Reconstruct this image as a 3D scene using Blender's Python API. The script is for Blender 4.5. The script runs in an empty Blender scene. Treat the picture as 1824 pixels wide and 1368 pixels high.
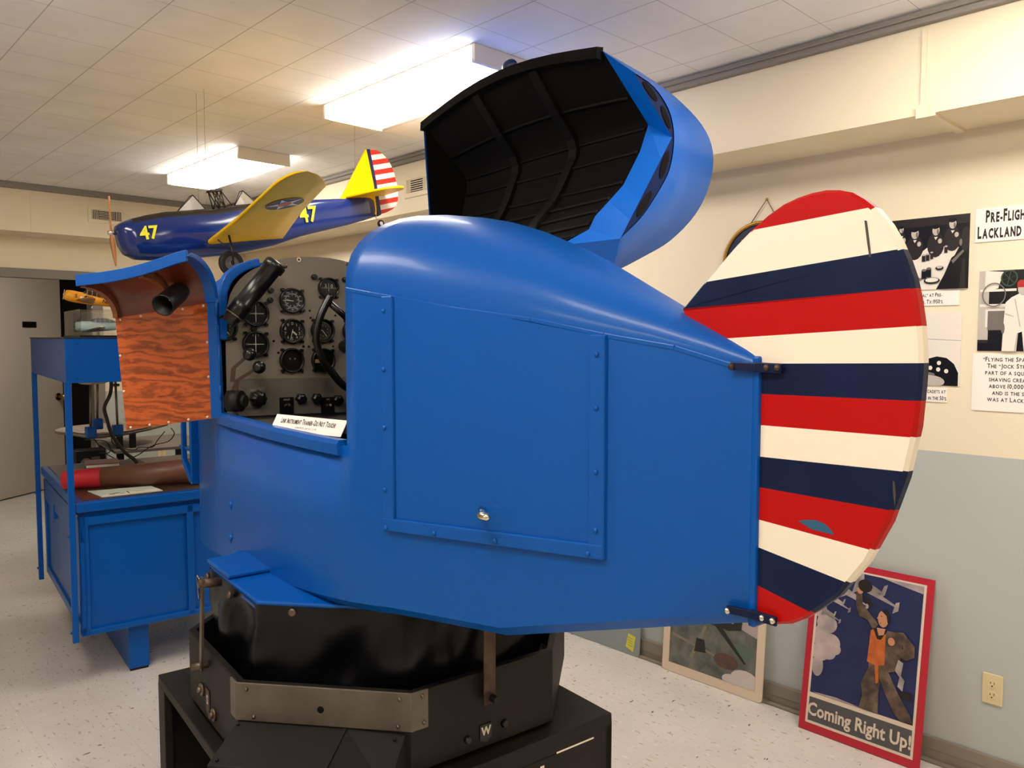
import bpy, math, random
from mathutils import Vector, Matrix
random.seed(7)
SC = bpy.context.scene
COL = SC.collection
PI = math.pi
def V(*a): return Vector(a[0] if len(a) == 1 else a)

# ------------------------------------------------------------------ camera, world, exposure
YAW = math.radians(46.1); PITCH = math.atan(82/1400)
cam_d = bpy.data.cameras.new('camera'); cam = bpy.data.objects.new('camera', cam_d); COL.objects.link(cam)
cam.location = (0, 0, 1.63)
cam.rotation_euler = (PI/2-PITCH, 0, YAW-PI/2)
cam_d.sensor_fit = 'HORIZONTAL'; cam_d.sensor_width = 36; cam_d.lens = 1400/1824*36
cam_d.clip_start = .05; cam_d.clip_end = 60
SC.camera = cam
w = bpy.data.worlds.new('world'); SC.world = w; w.use_nodes = True
w.node_tree.nodes['Background'].inputs[0].default_value = (.02, .02, .02, 1)
w.node_tree.nodes['Background'].inputs[1].default_value = 1
SC.view_settings.view_transform = 'Standard'; SC.view_settings.look = 'None'
SC.view_settings.gamma = 1; SC.view_settings.use_curve_mapping = False
SC.view_settings.exposure = .8
LENS_POWER = 11.0         # emission of the fluorescent lenses

# ------------------------------------------------------------------ materials
def lin(c):
    return tuple((x/255/12.92 if x/255 <= .04045 else ((x/255+.055)/1.055)**2.4) for x in c)
MATS = {}
def mat(name, rgb, rough=.5, metal=0., spec=.5, coat=0., emit=None, estr=0., trans=0., alpha=1., bump=None, var=None, ior=1.45):
    if name in MATS: return MATS[name]
    m = bpy.data.materials.new(name); m.use_nodes = True; nt = m.node_tree; b = nt.nodes['Principled BSDF']
    col = lin(rgb)+(1,)
    b.inputs['Base Color'].default_value = col; b.inputs['Roughness'].default_value = rough
    b.inputs['Metallic'].default_value = metal; b.inputs['Specular IOR Level'].default_value = spec
    b.inputs['Coat Weight'].default_value = coat; b.inputs['Coat Roughness'].default_value = .12
    b.inputs['Transmission Weight'].default_value = trans; b.inputs['IOR'].default_value = ior
    b.inputs['Alpha'].default_value = alpha
    if emit: b.inputs['Emission Color'].default_value = lin(emit)+(1,); b.inputs['Emission Strength'].default_value = estr
    if bump or var:
        tc = nt.nodes.new('ShaderNodeTexCoord')
    if bump:
        n = nt.nodes.new('ShaderNodeTexNoise'); n.inputs['Scale'].default_value = bump[0]; n.inputs['Detail'].default_value = 4
        nt.links.new(tc.outputs['Object'], n.inputs['Vector'])
        bp = nt.nodes.new('ShaderNodeBump'); bp.inputs['Strength'].default_value = bump[1]; bp.inputs['Distance'].default_value = bump[2] if len(bump) > 2 else .002
        nt.links.new(n.outputs['Fac'], bp.inputs['Height']); nt.links.new(bp.outputs['Normal'], b.inputs['Normal'])
    if var:
        n2 = nt.nodes.new('ShaderNodeTexNoise'); n2.inputs['Scale'].default_value = var[0]; n2.inputs['Detail'].default_value = 5
        nt.links.new(tc.outputs['Object'], n2.inputs['Vector'])
        r = nt.nodes.new('ShaderNodeValToRGB'); r.color_ramp.elements[0].position = var[2] if len(var) > 2 else .3; r.color_ramp.elements[1].position = var[3] if len(var) > 3 else .7
        r.color_ramp.elements[0].color = lin(var[1])+(1,); r.color_ramp.elements[1].color = col
        nt.links.new(n2.outputs['Fac'], r.inputs['Fac']); nt.links.new(r.outputs['Color'], b.inputs['Base Color'])
    MATS[name] = m
    return m
def N(m, t): return m.node_tree.nodes.new(t)
def grid_mat(name, base, line, size, lw, ox, oy, rough, fleck=None, line2=None):
    m = mat(name, base, rough); nt = m.node_tree; L = nt.links; b = nt.nodes['Principled BSDF']
    tc = N(m, 'ShaderNodeTexCoord'); sp = N(m, 'ShaderNodeSeparateXYZ'); L.new(tc.outputs['Object'], sp.inputs[0])
    fac = []
    for ax, o in (('X', ox), ('Y', oy)):
        a = N(m, 'ShaderNodeMath'); a.operation = 'SUBTRACT'; L.new(sp.outputs[ax], a.inputs[0]); a.inputs[1].default_value = o-100*size
        d = N(m, 'ShaderNodeMath'); d.operation = 'MODULO'; L.new(a.outputs[0], d.inputs[0]); d.inputs[1].default_value = size
        lt = N(m, 'ShaderNodeMath'); lt.operation = 'LESS_THAN'; L.new(d.outputs[0], lt.inputs[0]); lt.inputs[1].default_value = lw if ax == 'X' else lw*.7
        fac.append(lt)
    mx = N(m, 'ShaderNodeMath'); mx.operation = 'MAXIMUM'; L.new(fac[0].outputs[0], mx.inputs[0]); L.new(fac[1].outputs[0], mx.inputs[1])
    n = N(m, 'ShaderNodeTexNoise'); n.inputs['Scale'].default_value = 3; L.new(tc.outputs['Object'], n.inputs['Vector'])
    rp = N(m, 'ShaderNodeValToRGB'); rp.color_ramp.elements[0].position = .35; rp.color_ramp.elements[1].position = .65
    rp.color_ramp.elements[0].color = lin(tuple(x*.965 for x in base))+(1,); rp.color_ramp.elements[1].color = lin(base)+(1,)
    L.new(n.outputs['Fac'], rp.inputs['Fac']); src = rp.outputs['Color']
    if fleck:
        for sc, colr, th, st in fleck:
            mp = N(m, 'ShaderNodeMapping'); mp.inputs['Scale'].default_value = st; mp.inputs['Rotation'].default_value = (0, 0, .6+sc*.01); L.new(tc.outputs['Object'], mp.inputs[0])
            nn = N(m, 'ShaderNodeTexNoise'); nn.inputs['Scale'].default_value = sc; nn.inputs['Detail'].default_value = 1.5; L.new(mp.outputs[0], nn.inputs['Vector'])
            g = N(m, 'ShaderNodeMath'); g.operation = 'GREATER_THAN'; L.new(nn.outputs['Fac'], g.inputs[0]); g.inputs[1].default_value = th
            mc = N(m, 'ShaderNodeMix'); mc.data_type = 'RGBA'; L.new(g.outputs[0], mc.inputs[0]); L.new(src, mc.inputs[6]); mc.inputs[7].default_value = lin(colr)+(1,)
            src = mc.outputs[2]
    mc = N(m, 'ShaderNodeMix'); mc.data_type = 'RGBA'; L.new(mx.outputs[0], mc.inputs[0]); L.new(src, mc.inputs[6]); mc.inputs[7].default_value = lin(line)+(1,)
    L.new(mc.outputs[2], b.inputs['Base Color'])
    return m
BLUE = mat('blue_paint', (0, 80, 164), .36, spec=.25, coat=.15, bump=(26, .12, .004))
BLUE_D = mat('navy_paint', (8, 20, 54), .42, spec=.25, bump=(30, .1, .002), var=(9, (16, 30, 66), .3, .75))
RED = mat('red_paint', (178, 12, 10), .4, spec=.25, bump=(24, .08, .002))
WHITE = mat('cream_white_paint', (240, 228, 208), .32, bump=(24, .08, .002))
TEAL = mat('teal_patch_paint', (44, 92, 122), .45)
BLACKIN = mat('black_lining', (9, 8, 8), .8, spec=.2, bump=(40, .2, .003))
BLACK = mat('black_paint', (17, 15, 13), .55, spec=.3, var=(6, (28, 24, 20), .3, .6), bump=(30, .15, .002))
BLACKB = mat('black_bakelite', (16, 15, 14), .28)
VINYL = mat('black_vinyl', (6, 7, 12), .3, spec=.28, bump=(5, .35, .02))
STEEL = mat('worn_steel', (120, 108, 94), .42, .75, var=(14, (84, 68, 54), .35, .65))
RUST = mat('rusty_steel', (92, 74, 60), .5, .55, var=(20, (60, 44, 34), .35, .65))
PLATE = mat('grey_painted_plate', (104, 98, 88), .5, .35, var=(10, (84, 78, 70), .3, .7))
CHROME = mat('chrome', (215, 208, 195), .15, 1.)
BRASS = mat('brass', (160, 130, 70), .25, 1.)
PANEL = mat('panel_grey_paint', (122, 114, 100), .6, bump=(120, .15, .001))
DIALF = mat('dial_face', (17, 18, 17), .3)
MARK = mat('dial_marking', (190, 186, 172), .5)
MARKG = mat('dial_marking_green', (120, 130, 84), .5)
MARKD = mat('dial_marking_dim', (98, 96, 88), .5)
def wood_mat(name, c1, c2, scale, rot, dist=6., rough=.35):
    m = mat(name, c1, rough, coat=.2); nt = m.node_tree; L = nt.links; b = nt.nodes['Principled BSDF']
    tc = N(m, 'ShaderNodeTexCoord'); mp = N(m, 'ShaderNodeMapping'); mp.inputs['Rotation'].default_value = rot; mp.inputs['Scale'].default_value = (1, 1, scale)
    L.new(tc.outputs['Object'], mp.inputs[0])
    w_ = N(m, 'ShaderNodeTexWave'); w_.bands_direction = 'Z'; w_.inputs['Scale'].default_value = 3.2; w_.inputs['Distortion'].default_value = dist
    w_.inputs['Detail'].default_value = 4; w_.inputs['Detail Scale'].default_value = 2.2; w_.inputs['Detail Roughness'].default_value = .6
    L.new(mp.outputs[0], w_.inputs['Vector'])
    n = N(m, 'ShaderNodeTexNoise'); n.inputs['Scale'].default_value = 9; n.inputs['Detail'].default_value = 6; L.new(mp.outputs[0], n.inputs['Vector'])
    mx = N(m, 'ShaderNodeMath'); mx.operation = 'MULTIPLY_ADD'; L.new(n.outputs['Fac'], mx.inputs[0]); mx.inputs[1].default_value = .8; 
    ml = N(m, 'ShaderNodeMath'); ml.operation = 'MULTIPLY'; L.new(w_.outputs['Fac'], ml.inputs[0]); ml.inputs[1].default_value = .45; L.new(ml.outputs[0], mx.inputs[2])
    r = N(m, 'ShaderNodeValToRGB'); r.color_ramp.elements[0].position = .3; r.color_ramp.elements[1].position = .78
    r.color_ramp.elements[0].color = lin(c2)+(1,); r.color_ramp.elements[1].color = lin(c1)+(1,)
    L.new(mx.outputs[0], r.inputs['Fac']); L.new(r.outputs['Color'], b.inputs['Base Color'])
    return m
PLY = wood_mat('varnished_plywood', (180, 84, 30), (116, 46, 15), 3.4, (0, .14, 0), 13.)
WOODD = mat('dark_varnished_wood', (120, 52, 26), .35, coat=.3, var=(7, (84, 34, 18)))
WOODR = mat('rib_wood', (152, 92, 52), .45, var=(8, (124, 70, 38)))

# ------------------------------------------------------------------ mesh building
class MB:
    def __init__(s): s.v = []; s.f = []; s.mi = []; s.sm = []
    def add(s, vs, fs, mi=0, sm=False):
        o = len(s.v); s.v += [tuple(x) for x in vs]
        for k, f in enumerate(fs):
            s.f.append([o+i for i in f]); s.mi.append(mi[k] if isinstance(mi, (list, tuple)) else mi); s.sm.append(sm)
        return s
    def box(s, lo, hi, mi=0):
        x0, y0, z0 = lo; x1, y1, z1 = hi
        if x0 > x1: x0, x1 = x1, x0
        if y0 > y1: y0, y1 = y1, y0
        if z0 > z1: z0, z1 = z1, z0
        return s.add([(x0,y0,z0),(x1,y0,z0),(x1,y1,z0),(x0,y1,z0),(x0,y0,z1),(x1,y0,z1),(x1,y1,z1),(x0,y1,z1)],
                     [(3,2,1,0),(4,5,6,7),(0,1,5,4),(1,2,6,5),(2,3,7,6),(3,0,4,7)], mi)
    def bar(s, p0, p1, wd, th, up=(0,0,1), mi=0):
        p0, p1 = V(p0), V(p1); d = (p1-p0).normalized(); u = V(up)
        sx = d.cross(u)
        if sx.length < 1e-4: sx = d.cross(V(1,0,0))
        sx.normalize(); u = sx.cross(d)
        a = sx*wd/2; b = u*th/2
        vs = [p-a-b for p in (p0,)]+[p0+a-b, p0+a+b, p0-a+b, p1-a-b, p1+a-b, p1+a+b, p1-a+b]
        return s.add(vs, [(0,3,2,1),(4,5,6,7),(0,1,5,4),(1,2,6,5),(2,3,7,6),(3,0,4,7)][::1], mi)
    def loft(s, rings, closed=True, caps=True, mi=0, sm=True, capmi=None):
        n = len(rings[0]); vs = [p for r in rings for p in r]; fs = []
        for i in range(len(rings)-1):
            for j in range(n if closed else n-1):
                k = (j+1) % n
                fs.append((i*n+j, i*n+k, (i+1)*n+k, (i+1)*n+j))
        s.add(vs, fs, mi, sm)
        if caps and closed:
            cm = mi if capmi is None else capmi
            s.add(rings[0], [tuple(range(n))[::-1]], cm); s.add(rings[-1], [tuple(range(n))], cm)
        return s
    def tube(s, path, r, n=8, mi=0, caps=True):
        P = [V(p) for p in path]; rings = []; up = None
        for i, p in enumerate(P):
            d = (P[min(i+1, len(P)-1)]-P[max(i-1, 0)]).normalized()
            if up is None:
                up = V(0,0,1) if abs(d.z) < .9 else V(1,0,0)
            a = d.cross(up).normalized(); up = a.cross(d).normalized()
            rr = r[i] if isinstance(r, (list, tuple)) else r
            rings.append([p+a*rr*math.cos(2*PI*k/n)+up*rr*math.sin(2*PI*k/n) for k in range(n)])
        return s.loft(rings, True, caps, mi)
    def cyl(s, p0, p1, r0, r1=None, n=20, mi=0):
        return s.tube([p0, p1], [r0, r0 if r1 is None else r1], n, mi)
    def lathe(s, O, ax, prof, n=24, mi=0, caps=True):
        O, ax = V(O), V(ax).normalized(); a = ax.cross(V(0,0,1) if abs(ax.z) < .9 else V(1,0,0)).normalized(); b = ax.cross(a)
        return s.loft([[O+ax*h+a*r*math.cos(2*PI*k/n)+b*r*math.sin(2*PI*k/n) for k in range(n)] for r, h in prof], True, caps, mi)
    def ball(s, c, r, mi=0, nu=10, nv=7, sc=(1,1,1)):
        c = V(c); rings = []
        for i in range(nv+1):
            t = PI*i/nv; q = max(math.sin(t), .001)
            rings.append([c+V(r*q*math.cos(2*PI*k/nu)*sc[0], r*q*math.sin(2*PI*k/nu)*sc[1], -r*math.cos(t)*sc[2]) for k in range(nu)])
        return s.loft(rings, True, True, mi)
    def prism(s, pts, fr, z0, z1, mi=0, sidemi=None):
        O, ex, ey, ez = fr; n = len(pts)
        A = [O+ex*x+ey*y+ez*z0 for x, y in pts]; B = [O+ex*x+ey*y+ez*z1 for x, y in pts]
        fs = [tuple(range(n))[::-1], tuple(range(n, 2*n))]+[(i, (i+1) % n, n+(i+1) % n, n+i) for i in range(n)]
        sd = mi if sidemi is None else sidemi
        return s.add(A+B, fs, [mi, mi]+[sd]*n)
    def poly(s, pts, fr, z, mi=0):
        O, ex, ey, ez = fr
        return s.add([O+ex*x+ey*y+ez*z for x, y in pts], [tuple(range(len(pts)))], mi)
    def text(s, body, size, fr, z, mi=0, xs=1., bold=0., align='CENTER', ang=0.):
        O, ex, ey, ez = fr; vs, fs = text_geo(body, size, bold, align)
        return s.add([O+ex*(x*xs)+ey*y+ez*z for x, y in vs], fs, mi)
    def caps(s, body, size, fr, z, mi=0, xs=1., bold=0., k=.8):
        glyphs = []; x = 0.; word = True
        for ch in body:
            if ch == ' ': x += size*.3; word = True; continue
            up = word and ch.isalpha() and ch.isupper(); sz = size if (up or ch.isdigit()) else size*k
            vs, fs = text_geo(ch.upper(), sz, bold, 'LEFT')
            if not vs: continue
            x0 = min(v[0] for v in vs); wd = max(v[0] for v in vs)-x0
            glyphs.append(([(v[0]-x0+x, v[1]-(size-sz)*.36) for v in vs], fs)); x += wd+size*.1
            if ch.isalpha() or ch in '-–': word = ch in '-–'
        x -= size*.1; O, ex, ey, ez = fr
        for vs, fs in glyphs: s.add([O+ex*((a-x/2)*xs)+ey*b+ez*z for a, b in vs], fs, mi)
        return s
    def build(s, name, mats, parent=None, bevel=0., recalc=True, seg=2, solid=None):
        me = bpy.data.meshes.new(name); vs = s.v
        loc = V(0,0,0)
        if parent is None and vs:
            xs = [p[0] for p in vs]; ys = [p[1] for p in vs]; zs = [p[2] for p in vs]
            loc = V((min(xs)+max(xs))/2, (min(ys)+max(ys))/2, min(zs)); vs = [tuple(V(p)-loc) for p in vs]
        me.from_pydata(vs, [], s.f)
        if not isinstance(mats, (list, tuple)): mats = [mats]
        for m in mats: me.materials.append(m)
        for p, m, q in zip(me.polygons, s.mi, s.sm): p.material_index = m; p.use_smooth = q
        if recalc:
            import bmesh
            bm = bmesh.new(); bm.from_mesh(me); bmesh.ops.remove_doubles(bm, verts=bm.verts, dist=1e-6)
            bmesh.ops.recalc_face_normals(bm, faces=bm.faces); bm.to_mesh(me); bm.free()
        o = bpy.data.objects.new(name, me); COL.objects.link(o); o.location = loc
        if parent: o.parent = parent
        if solid:
            md = o.modifiers.new('shell', 'SOLIDIFY'); md.thickness = solid[0]; md.offset = solid[1]; md.material_offset = solid[2]; md.use_even_offset = False
        if bevel:
            md = o.modifiers.new('edge', 'BEVEL'); md.width = bevel; md.segments = seg; md.limit_method = 'ANGLE'; md.angle_limit = .7; md.harden_normals = False
        return o
_tc = {}
def text_geo(body, size, bold=0., align='CENTER'):
    key = (body, size, bold, align)
    if key in _tc: return _tc[key]
    cu = bpy.data.curves.new('lettering', 'FONT'); cu.body = body; cu.size = size; cu.offset = bold; cu.align_x = align; cu.align_y = 'CENTER'; cu.resolution_u = 2
    o = bpy.data.objects.new('lettering', cu); COL.objects.link(o)
    dg = bpy.context.evaluated_depsgraph_get(); me = bpy.data.meshes.new_from_object(o.evaluated_get(dg))
    r = ([(v.co.x, v.co.y) for v in me.vertices], [tuple(p.vertices) for p in me.polygons])
    bpy.data.objects.remove(o); bpy.data.curves.remove(cu); bpy.data.meshes.remove(me)
    _tc[key] = r
    return r
def frame(O, ex, ey):
    ex, ey = V(ex).normalized(), V(ey).normalized(); return (V(O), ex, ey, ex.cross(ey).normalized())
def ell(cx, cy, rx, ry, n=20, a0=0., a1=2*PI, rot=0.):
    out = []
    full = abs(a1-a0-2*PI) < 1e-6
    for k in range(n if full else n+1):
        t = a0+(a1-a0)*k/n; x, y = rx*math.cos(t), ry*math.sin(t)
        out.append((cx+x*math.cos(rot)-y*math.sin(rot), cy+x*math.sin(rot)+y*math.cos(rot)))
    return out
def star(cx, cy, r, rot=0, k=.382):
    return [(cx+(r if i % 2 == 0 else r*k)*math.cos(PI/2+rot+i*PI/5), cy+(r if i % 2 == 0 else r*k)*math.sin(PI/2+rot+i*PI/5)) for i in range(10)]
def interp(x, tab):
    if x <= tab[0][0]: return tab[0][1]
    for (a, b), (c, d) in zip(tab, tab[1:]):
        if x <= c: return b+(d-b)*(x-a)/(c-a)
    return tab[-1][1]
def smooth_interp(x, tab):      # monotone-ish cubic through the table
    xs = [t[0] for t in tab]; n = len(tab)
    if x <= xs[0]: return tab[0][1]
    if x >= xs[-1]: return tab[-1][1]
    i = max(k for k in range(n-1) if xs[k] <= x)
    def sl(k):
        if k == 0: return (tab[1][1]-tab[0][1])/(xs[1]-xs[0])
        if k == n-1: return (tab[-1][1]-tab[-2][1])/(xs[-1]-xs[-2])
        return (tab[k+1][1]-tab[k-1][1])/(xs[k+1]-xs[k-1])
    h = xs[i+1]-xs[i]; t = (x-xs[i])/h; y0, y1 = tab[i][1], tab[i+1][1]; m0, m1 = sl(i)*h, sl(i+1)*h
    return (2*t**3-3*t*t+1)*y0+(t**3-2*t*t+t)*m0+(-2*t**3+3*t*t)*y1+(t**3-t*t)*m1
def tag(o, label, cat, group=None):
    o['label'] = label; o['category'] = cat
    if group: o['group'] = group
    return o
def struct(o): o['kind'] = 'structure'; return o
def thing(name, label, cat, loc=(0,0,0), rz=0., group=None, mx=None):
    o = bpy.data.objects.new(name, None); COL.objects.link(o); o.empty_display_size = .1
    if mx is not None: o.matrix_world = mx
    else: o.location = loc; o.rotation_euler = (0, 0, rz)
    return tag(o, label, cat, group)
def copy_tree(o, parent=None):
    c = o.copy(); COL.objects.link(c)
    if parent: c.parent = parent
    for ch in [x for x in bpy.data.objects if x.parent == o]: copy_tree(ch, c)
    return c

# ------------------------------------------------------------------ the room
XW, YW, XS, YS, ZS, ZC = 3.22, 6.82, 2.9, 6.5, 2.39, 2.73
XB, YB = -4.2, -3.6
CREAM = mat('cream_wall_paint', (241, 227, 200), .75, bump=(160, .06, .001), var=(2.2, (237, 222, 193), .3, .7))
GREYW = mat('grey_wall_paint', (186, 190, 184), .7, bump=(160, .06, .001))
FLOOR = grid_mat('speckled_vinyl_tile', (223, 216, 207), (205, 197, 186), .284, .0022, .11, .03, .22,
                 [(70, (190, 178, 162), .67, (1, .35, 1)), (52, (120, 110, 100), .735, (.4, 1, 1)), (60, (230, 223, 212), .69, (1, .4, 1))])
CEIL = grid_mat('ceiling_tile', (244, 243, 241), (186, 180, 172), .284, .0035, .667, 1.81, .85)
CORN = mat('grey_cornice_paint', (138, 132, 124), .6)
BASEB = mat('vinyl_cove_base', (140, 130, 114), .45)
FRAME = mat('grey_door_frame_paint', (128, 122, 114), .5)
PAINTED_DARK = mat('painted_dark_beyond', (20, 18, 16), .9)  # near-black colour paints in the darkness of the unlit passage
m = MB().box((XB-.1, YB-.1, -.1), (XW+.1, 10.6, 0)); struct(m.build('floor', FLOOR))
m = MB().box((XB-.1, YB-.1, ZC), (XW+.1, 10.6, ZC+.1)); struct(m.build('ceiling', CEIL))
m = MB().box((XW, YB, 1.2), (XW+.1, YW, ZC), 0).box((XW, YB, 0), (XW+.1, YW, 1.2), 1); struct(m.build('wall_right', [CREAM, GREYW]))
DX0, DX1, DZ = .9, 1.93, 2.085       # door opening in the left wall
m = MB()
for x0, x1, z0, z1, k in ((XB, DX0, 1.2, ZC, 0), (XB, DX0, 0, 1.2, 1), (DX1, XW, 1.2, ZC, 0), (DX1, XW, 0, 1.2, 1), (DX0, DX1, DZ, ZC, 0)):
    m.box((x0, YW, z0), (x1, YW+.1, z1), k)
struct(m.build('wall_left', [CREAM, GREYW]))
struct(MB().box((XB-.1, YB, 0), (XB, YW, ZC)).build('wall_back', CREAM))
struct(MB().box((XB, YB-.1, 0), (XW, YB, ZC)).build('wall_near', CREAM))
# boxed soffits under the ceiling along both walls
m = MB().box((XS, YB, ZS), (XW, YW, ZC)); m.box((XS-.012, .985, ZS-.012), (XS, 1.0, ZC-.06)); m.box((XS-.016, .972, ZS-.014), (XS-.0125, 1.012, ZS+.03))
m.box((XS, .955, ZS-.01), (XW, .985, ZS))
struct(m.build('trim_1', CREAM))
m = MB().box((XB, YS, ZS), (XS, YW, ZC)); m.box((1.464, YS-.003, ZS), (1.469, YS, ZC-.06)); struct(m.build('trim_2', CREAM))
m = MB()
m.box((XS-.03, YB, 2.685), (XS, YS-.03, ZC)); m.box((XS-.045, YB, 2.705), (XS-.03, YS-.045, 2.712))
struct(m.build('trim_3', CORN, bevel=.004))
m = MB().box((XB, YS-.03, 2.685), (XS, YS, ZC)); struct(m.build('trim_4', CORN, bevel=.004))
m = MB().box((XW-.012, YB, 0), (XW, YW, .095)); m.box((XW-.035, YB, 0), (XW-.012, YW, .012)); struct(m.build('baseboard_right', BASEB, bevel=.004))
m = MB().box((XB, YW-.012, 0), (DX0-.08, YW, .095)).box((DX1+.08, YW-.012, 0), (XW-.04, YW, .095)); struct(m.build('baseboard_left', BASEB))
m = MB().box((DX0-.07, YW-.02, DZ), (DX1+.085, YW+.1, DZ+.065)).box((DX1, YW-.02, 0), (DX1+.085, YW+.1, DZ)).box((DX0-.07, YW-.02, 0), (DX0, YW+.1, DZ))
struct(m.build('door_1', FRAME, bevel=.004))
# passage beyond the opening, and the grey door standing in it
m = MB().box((-.6, 10.4, 0), (XW, 10.5, ZC)).box((2.9, YW+.1, 0), (3.0, 10.4, ZC)).box((-.7, YW+.1, 0), (-.6, 10.4, ZC)); struct(m.build('wall_beyond', PAINTED_DARK))
LEAF = mat('grey_door_leaf_paint', (200, 188, 172), .55, bump=(60, .08, .002))
e = V(1, .703, 0).normalized(); nrm = V(e.y, -e.x, 0); P0 = V(2.429, 9.66, 0)-e*1.25
fr = (P0, e, V(0,0,1), nrm)
door = struct(MB().prism([(0, .012), (1.25, .012), (1.25, 2.27), (0, 2.27)], fr, -.045, 0).build('door_2', LEAF, bevel=.003))
def to_local(o, fr): return (fr[0]-o.location, fr[1], fr[2], fr[3])
frl = to_local(door, fr)
m = MB().prism([(.72, 1.74), (.9, 1.74), (.9, 1.8), (.72, 1.8)], frl, .001, .008); m.build('door_sign', mat('black_sign', (18, 15, 13), .4), door)
m = MB(); o = frl[0]+e*1.17+V(0,0,.99)
m.cyl(o, o+nrm*.012, .04).cyl(o+nrm*.01, o+nrm*.05, .016).ball(o+nrm*.075, .038); m.build('door_knob', BRASS, door)

# ------------------------------------------------------------------ ceiling lights
HOUS = mat('white_enamel_housing', (226, 216, 200), .4)
LENS = mat('fluorescent_lens', (255, 250, 240), .4, emit=(255, 247, 236), estr=LENS_POWER)
def light(label, loc, group=None):
    t = thing('ceiling_light', label, 'ceiling light', loc, 0, group)
    L_, W_ = 1.09, .325
    MB().box((-W_/2, -L_/2+.02, .062), (W_/2, L_/2-.02, .0695)).build('housing', HOUS, t)
    for sg in (-1, 1):
        m = MB().prism([(-W_/2, 0), (W_/2, 0), (W_/2, .0695), (-W_/2, .0695)], (V(0, sg*L_/2, 0), V(1,0,0), V(0,0,1), V(0,-sg,0)), 0, .02); m.build('end_cap', HOUS, t, bevel=.003)
    m = MB(); pr = [(-W_/2, .062), (-W_/2+.008, .012), (-W_/2+.03, 0), (W_/2-.03, 0), (W_/2-.008, .012), (W_/2, .062)]
    m.loft([[V(x, y, z) for x, z in pr] for y in (-L_/2+.021, L_/2-.021)], True, True, 0, False)
    m.build('lens', LENS, t)
    return t
light('long wraparound fluorescent light just left of the open black-lined hood', (2.14, 2.80, 2.66))
light('smaller looking wraparound fluorescent light above the hanging model aeroplane', (2.205, 4.93, 2.66))
light('unseen wraparound fluorescent light added to brighten the door leaf in the passage', (1.9, 7.75, 2.66))  # unseen lamp added to light the grey door leaf
for x, y in ((2.2, .42), (.15, 2.45), (.1, .75), (2.1, -2.0), (-.3, -1.2), (-2.4, 1.5)):  # unseen fixtures added to brighten the room and the near ceiling
    light('unseen wraparound fluorescent ceiling light added outside the picture', (x, y, 2.66), 'added ceiling lights outside the picture')

# ------------------------------------------------------------------ air vents
VENTD = mat('vent_shadow', (30, 26, 22), .8)
def vent(label, O, ex, wd, ht):
    fr = frame(O, ex, (0,0,1)); t = thing('air_vent', label, 'vent', O)
    fr = (V(0,0,0), fr[1], fr[2], fr[3])
    MB().prism([(-wd/2, 0), (wd/2, 0), (wd/2, ht), (-wd/2, ht)], fr, 0, .006).build('face_plate', CREAM, t, bevel=.002)
    m = MB()
    m.prism([(-wd*.4, ht*.22), (wd*.4, ht*.22), (wd*.4, ht*.78), (-wd*.4, ht*.78)], fr, .0062, .0072); m.build('opening', VENTD, t)
    m = MB()
    for k in range(6):
        z = ht*(.25+.095*k); m.prism([(-wd*.22, z), (wd*.22, z), (wd*.22, z+ht*.035), (-wd*.22, z+ht*.035)], fr, .0074, .012)
    for sg in (-1, 1):
        for k in range(4):
            x = sg*wd*(.25+.045*k); m.prism([(x-wd*.009, ht*.22), (x+wd*.009, ht*.22), (x+wd*.009, ht*.78), (x-wd*.009, ht*.78)], fr, .0074, .012)
    m.box((0,0,0), (.001,.001,.001)) if False else None
    m.build('louvre', CREAM, t)
vent('cream louvred vent on the right soffit beside the black hood', (XS-.0005, 3.825, 2.478), (0,-1,0), .26, .135)
vent('cream louvred vent on the left soffit behind the propeller', (1.972, YS-.0005, 2.497), (1,0,0), .265, .125)

# ------------------------------------------------------------------ the trainer
TC = V(1.374, 1.981, 0); TYAW = math.radians(83.1)
TA = V(math.cos(TYAW), math.sin(TYAW), 0); TP = V(-math.sin(TYAW), math.cos(TYAW), 0)
def TW(a, p, z=0): return TC+TA*a+TP*p+V(0,0,z)
TR = thing('flight_trainer', 'big blue boxy flight trainer on a black octagonal base, with striped rudder and raised hood', 'flight trainer', TC, TYAW)
HWT = [(-1.33,.02),(-.52,.31),(-.43,.33),(-.3,.345),(0,.36),(.35,.354),(.6,.345),(.8,.328),(.95,.295),(1.05,.24),(1.1,.17)]
ZBT = [(-1.33,1.147),(-1.15,1.096),(-1.0,1.055),(-.85,1.014),(-.57,1.0),(-.2,.957),(.3,.905),(.7,.872),(.95,.85),(1.1,.88)]
ZST = [(-1.33,1.575),(-1.2,1.615),(-1.07,1.637),(-.92,1.668),(-.73,1.694),(-.58,1.721),(-.43,1.746),(0,1.745),(.5,1.745),(.75,1.73),(1.0,1.66),(1.1,1.56)]
ZTT = [(-1.33,1.604),(-1.138,1.69),(-.816,1.834),(-.6,1.908),(-.5,1.932),(-.43,1.94),(.5,1.9),(.75,1.885),(.95,1.83),(1.1,1.62)]
SILL = 1.376; AR, AF = -.43, .5
def hw(a): return interp(a, HWT)
def section(a):
    h = hw(a); zb = interp(a, ZBT); zs = interp(a, ZST); zt = max(interp(a, ZTT), zs+.01)
    sl = min(max(SILL, zb+.05), zs-.02)
    half = [(0, zb), (h*.55, zb), (h-min(.02, h*.4), zb), (h, zb+.02), (h, (zb+sl)/2), (h, sl), (h, (sl+zs)/2), (h, zs)]
    e = 2.4; K = 9
    for k in range(1, K+1):
        t = PI/2*k/K; half.append((h*math.cos(t)**(2/e) if k < K else 0, zs+(zt-zs)*math.sin(t)**(2/e)))
    return half
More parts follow.
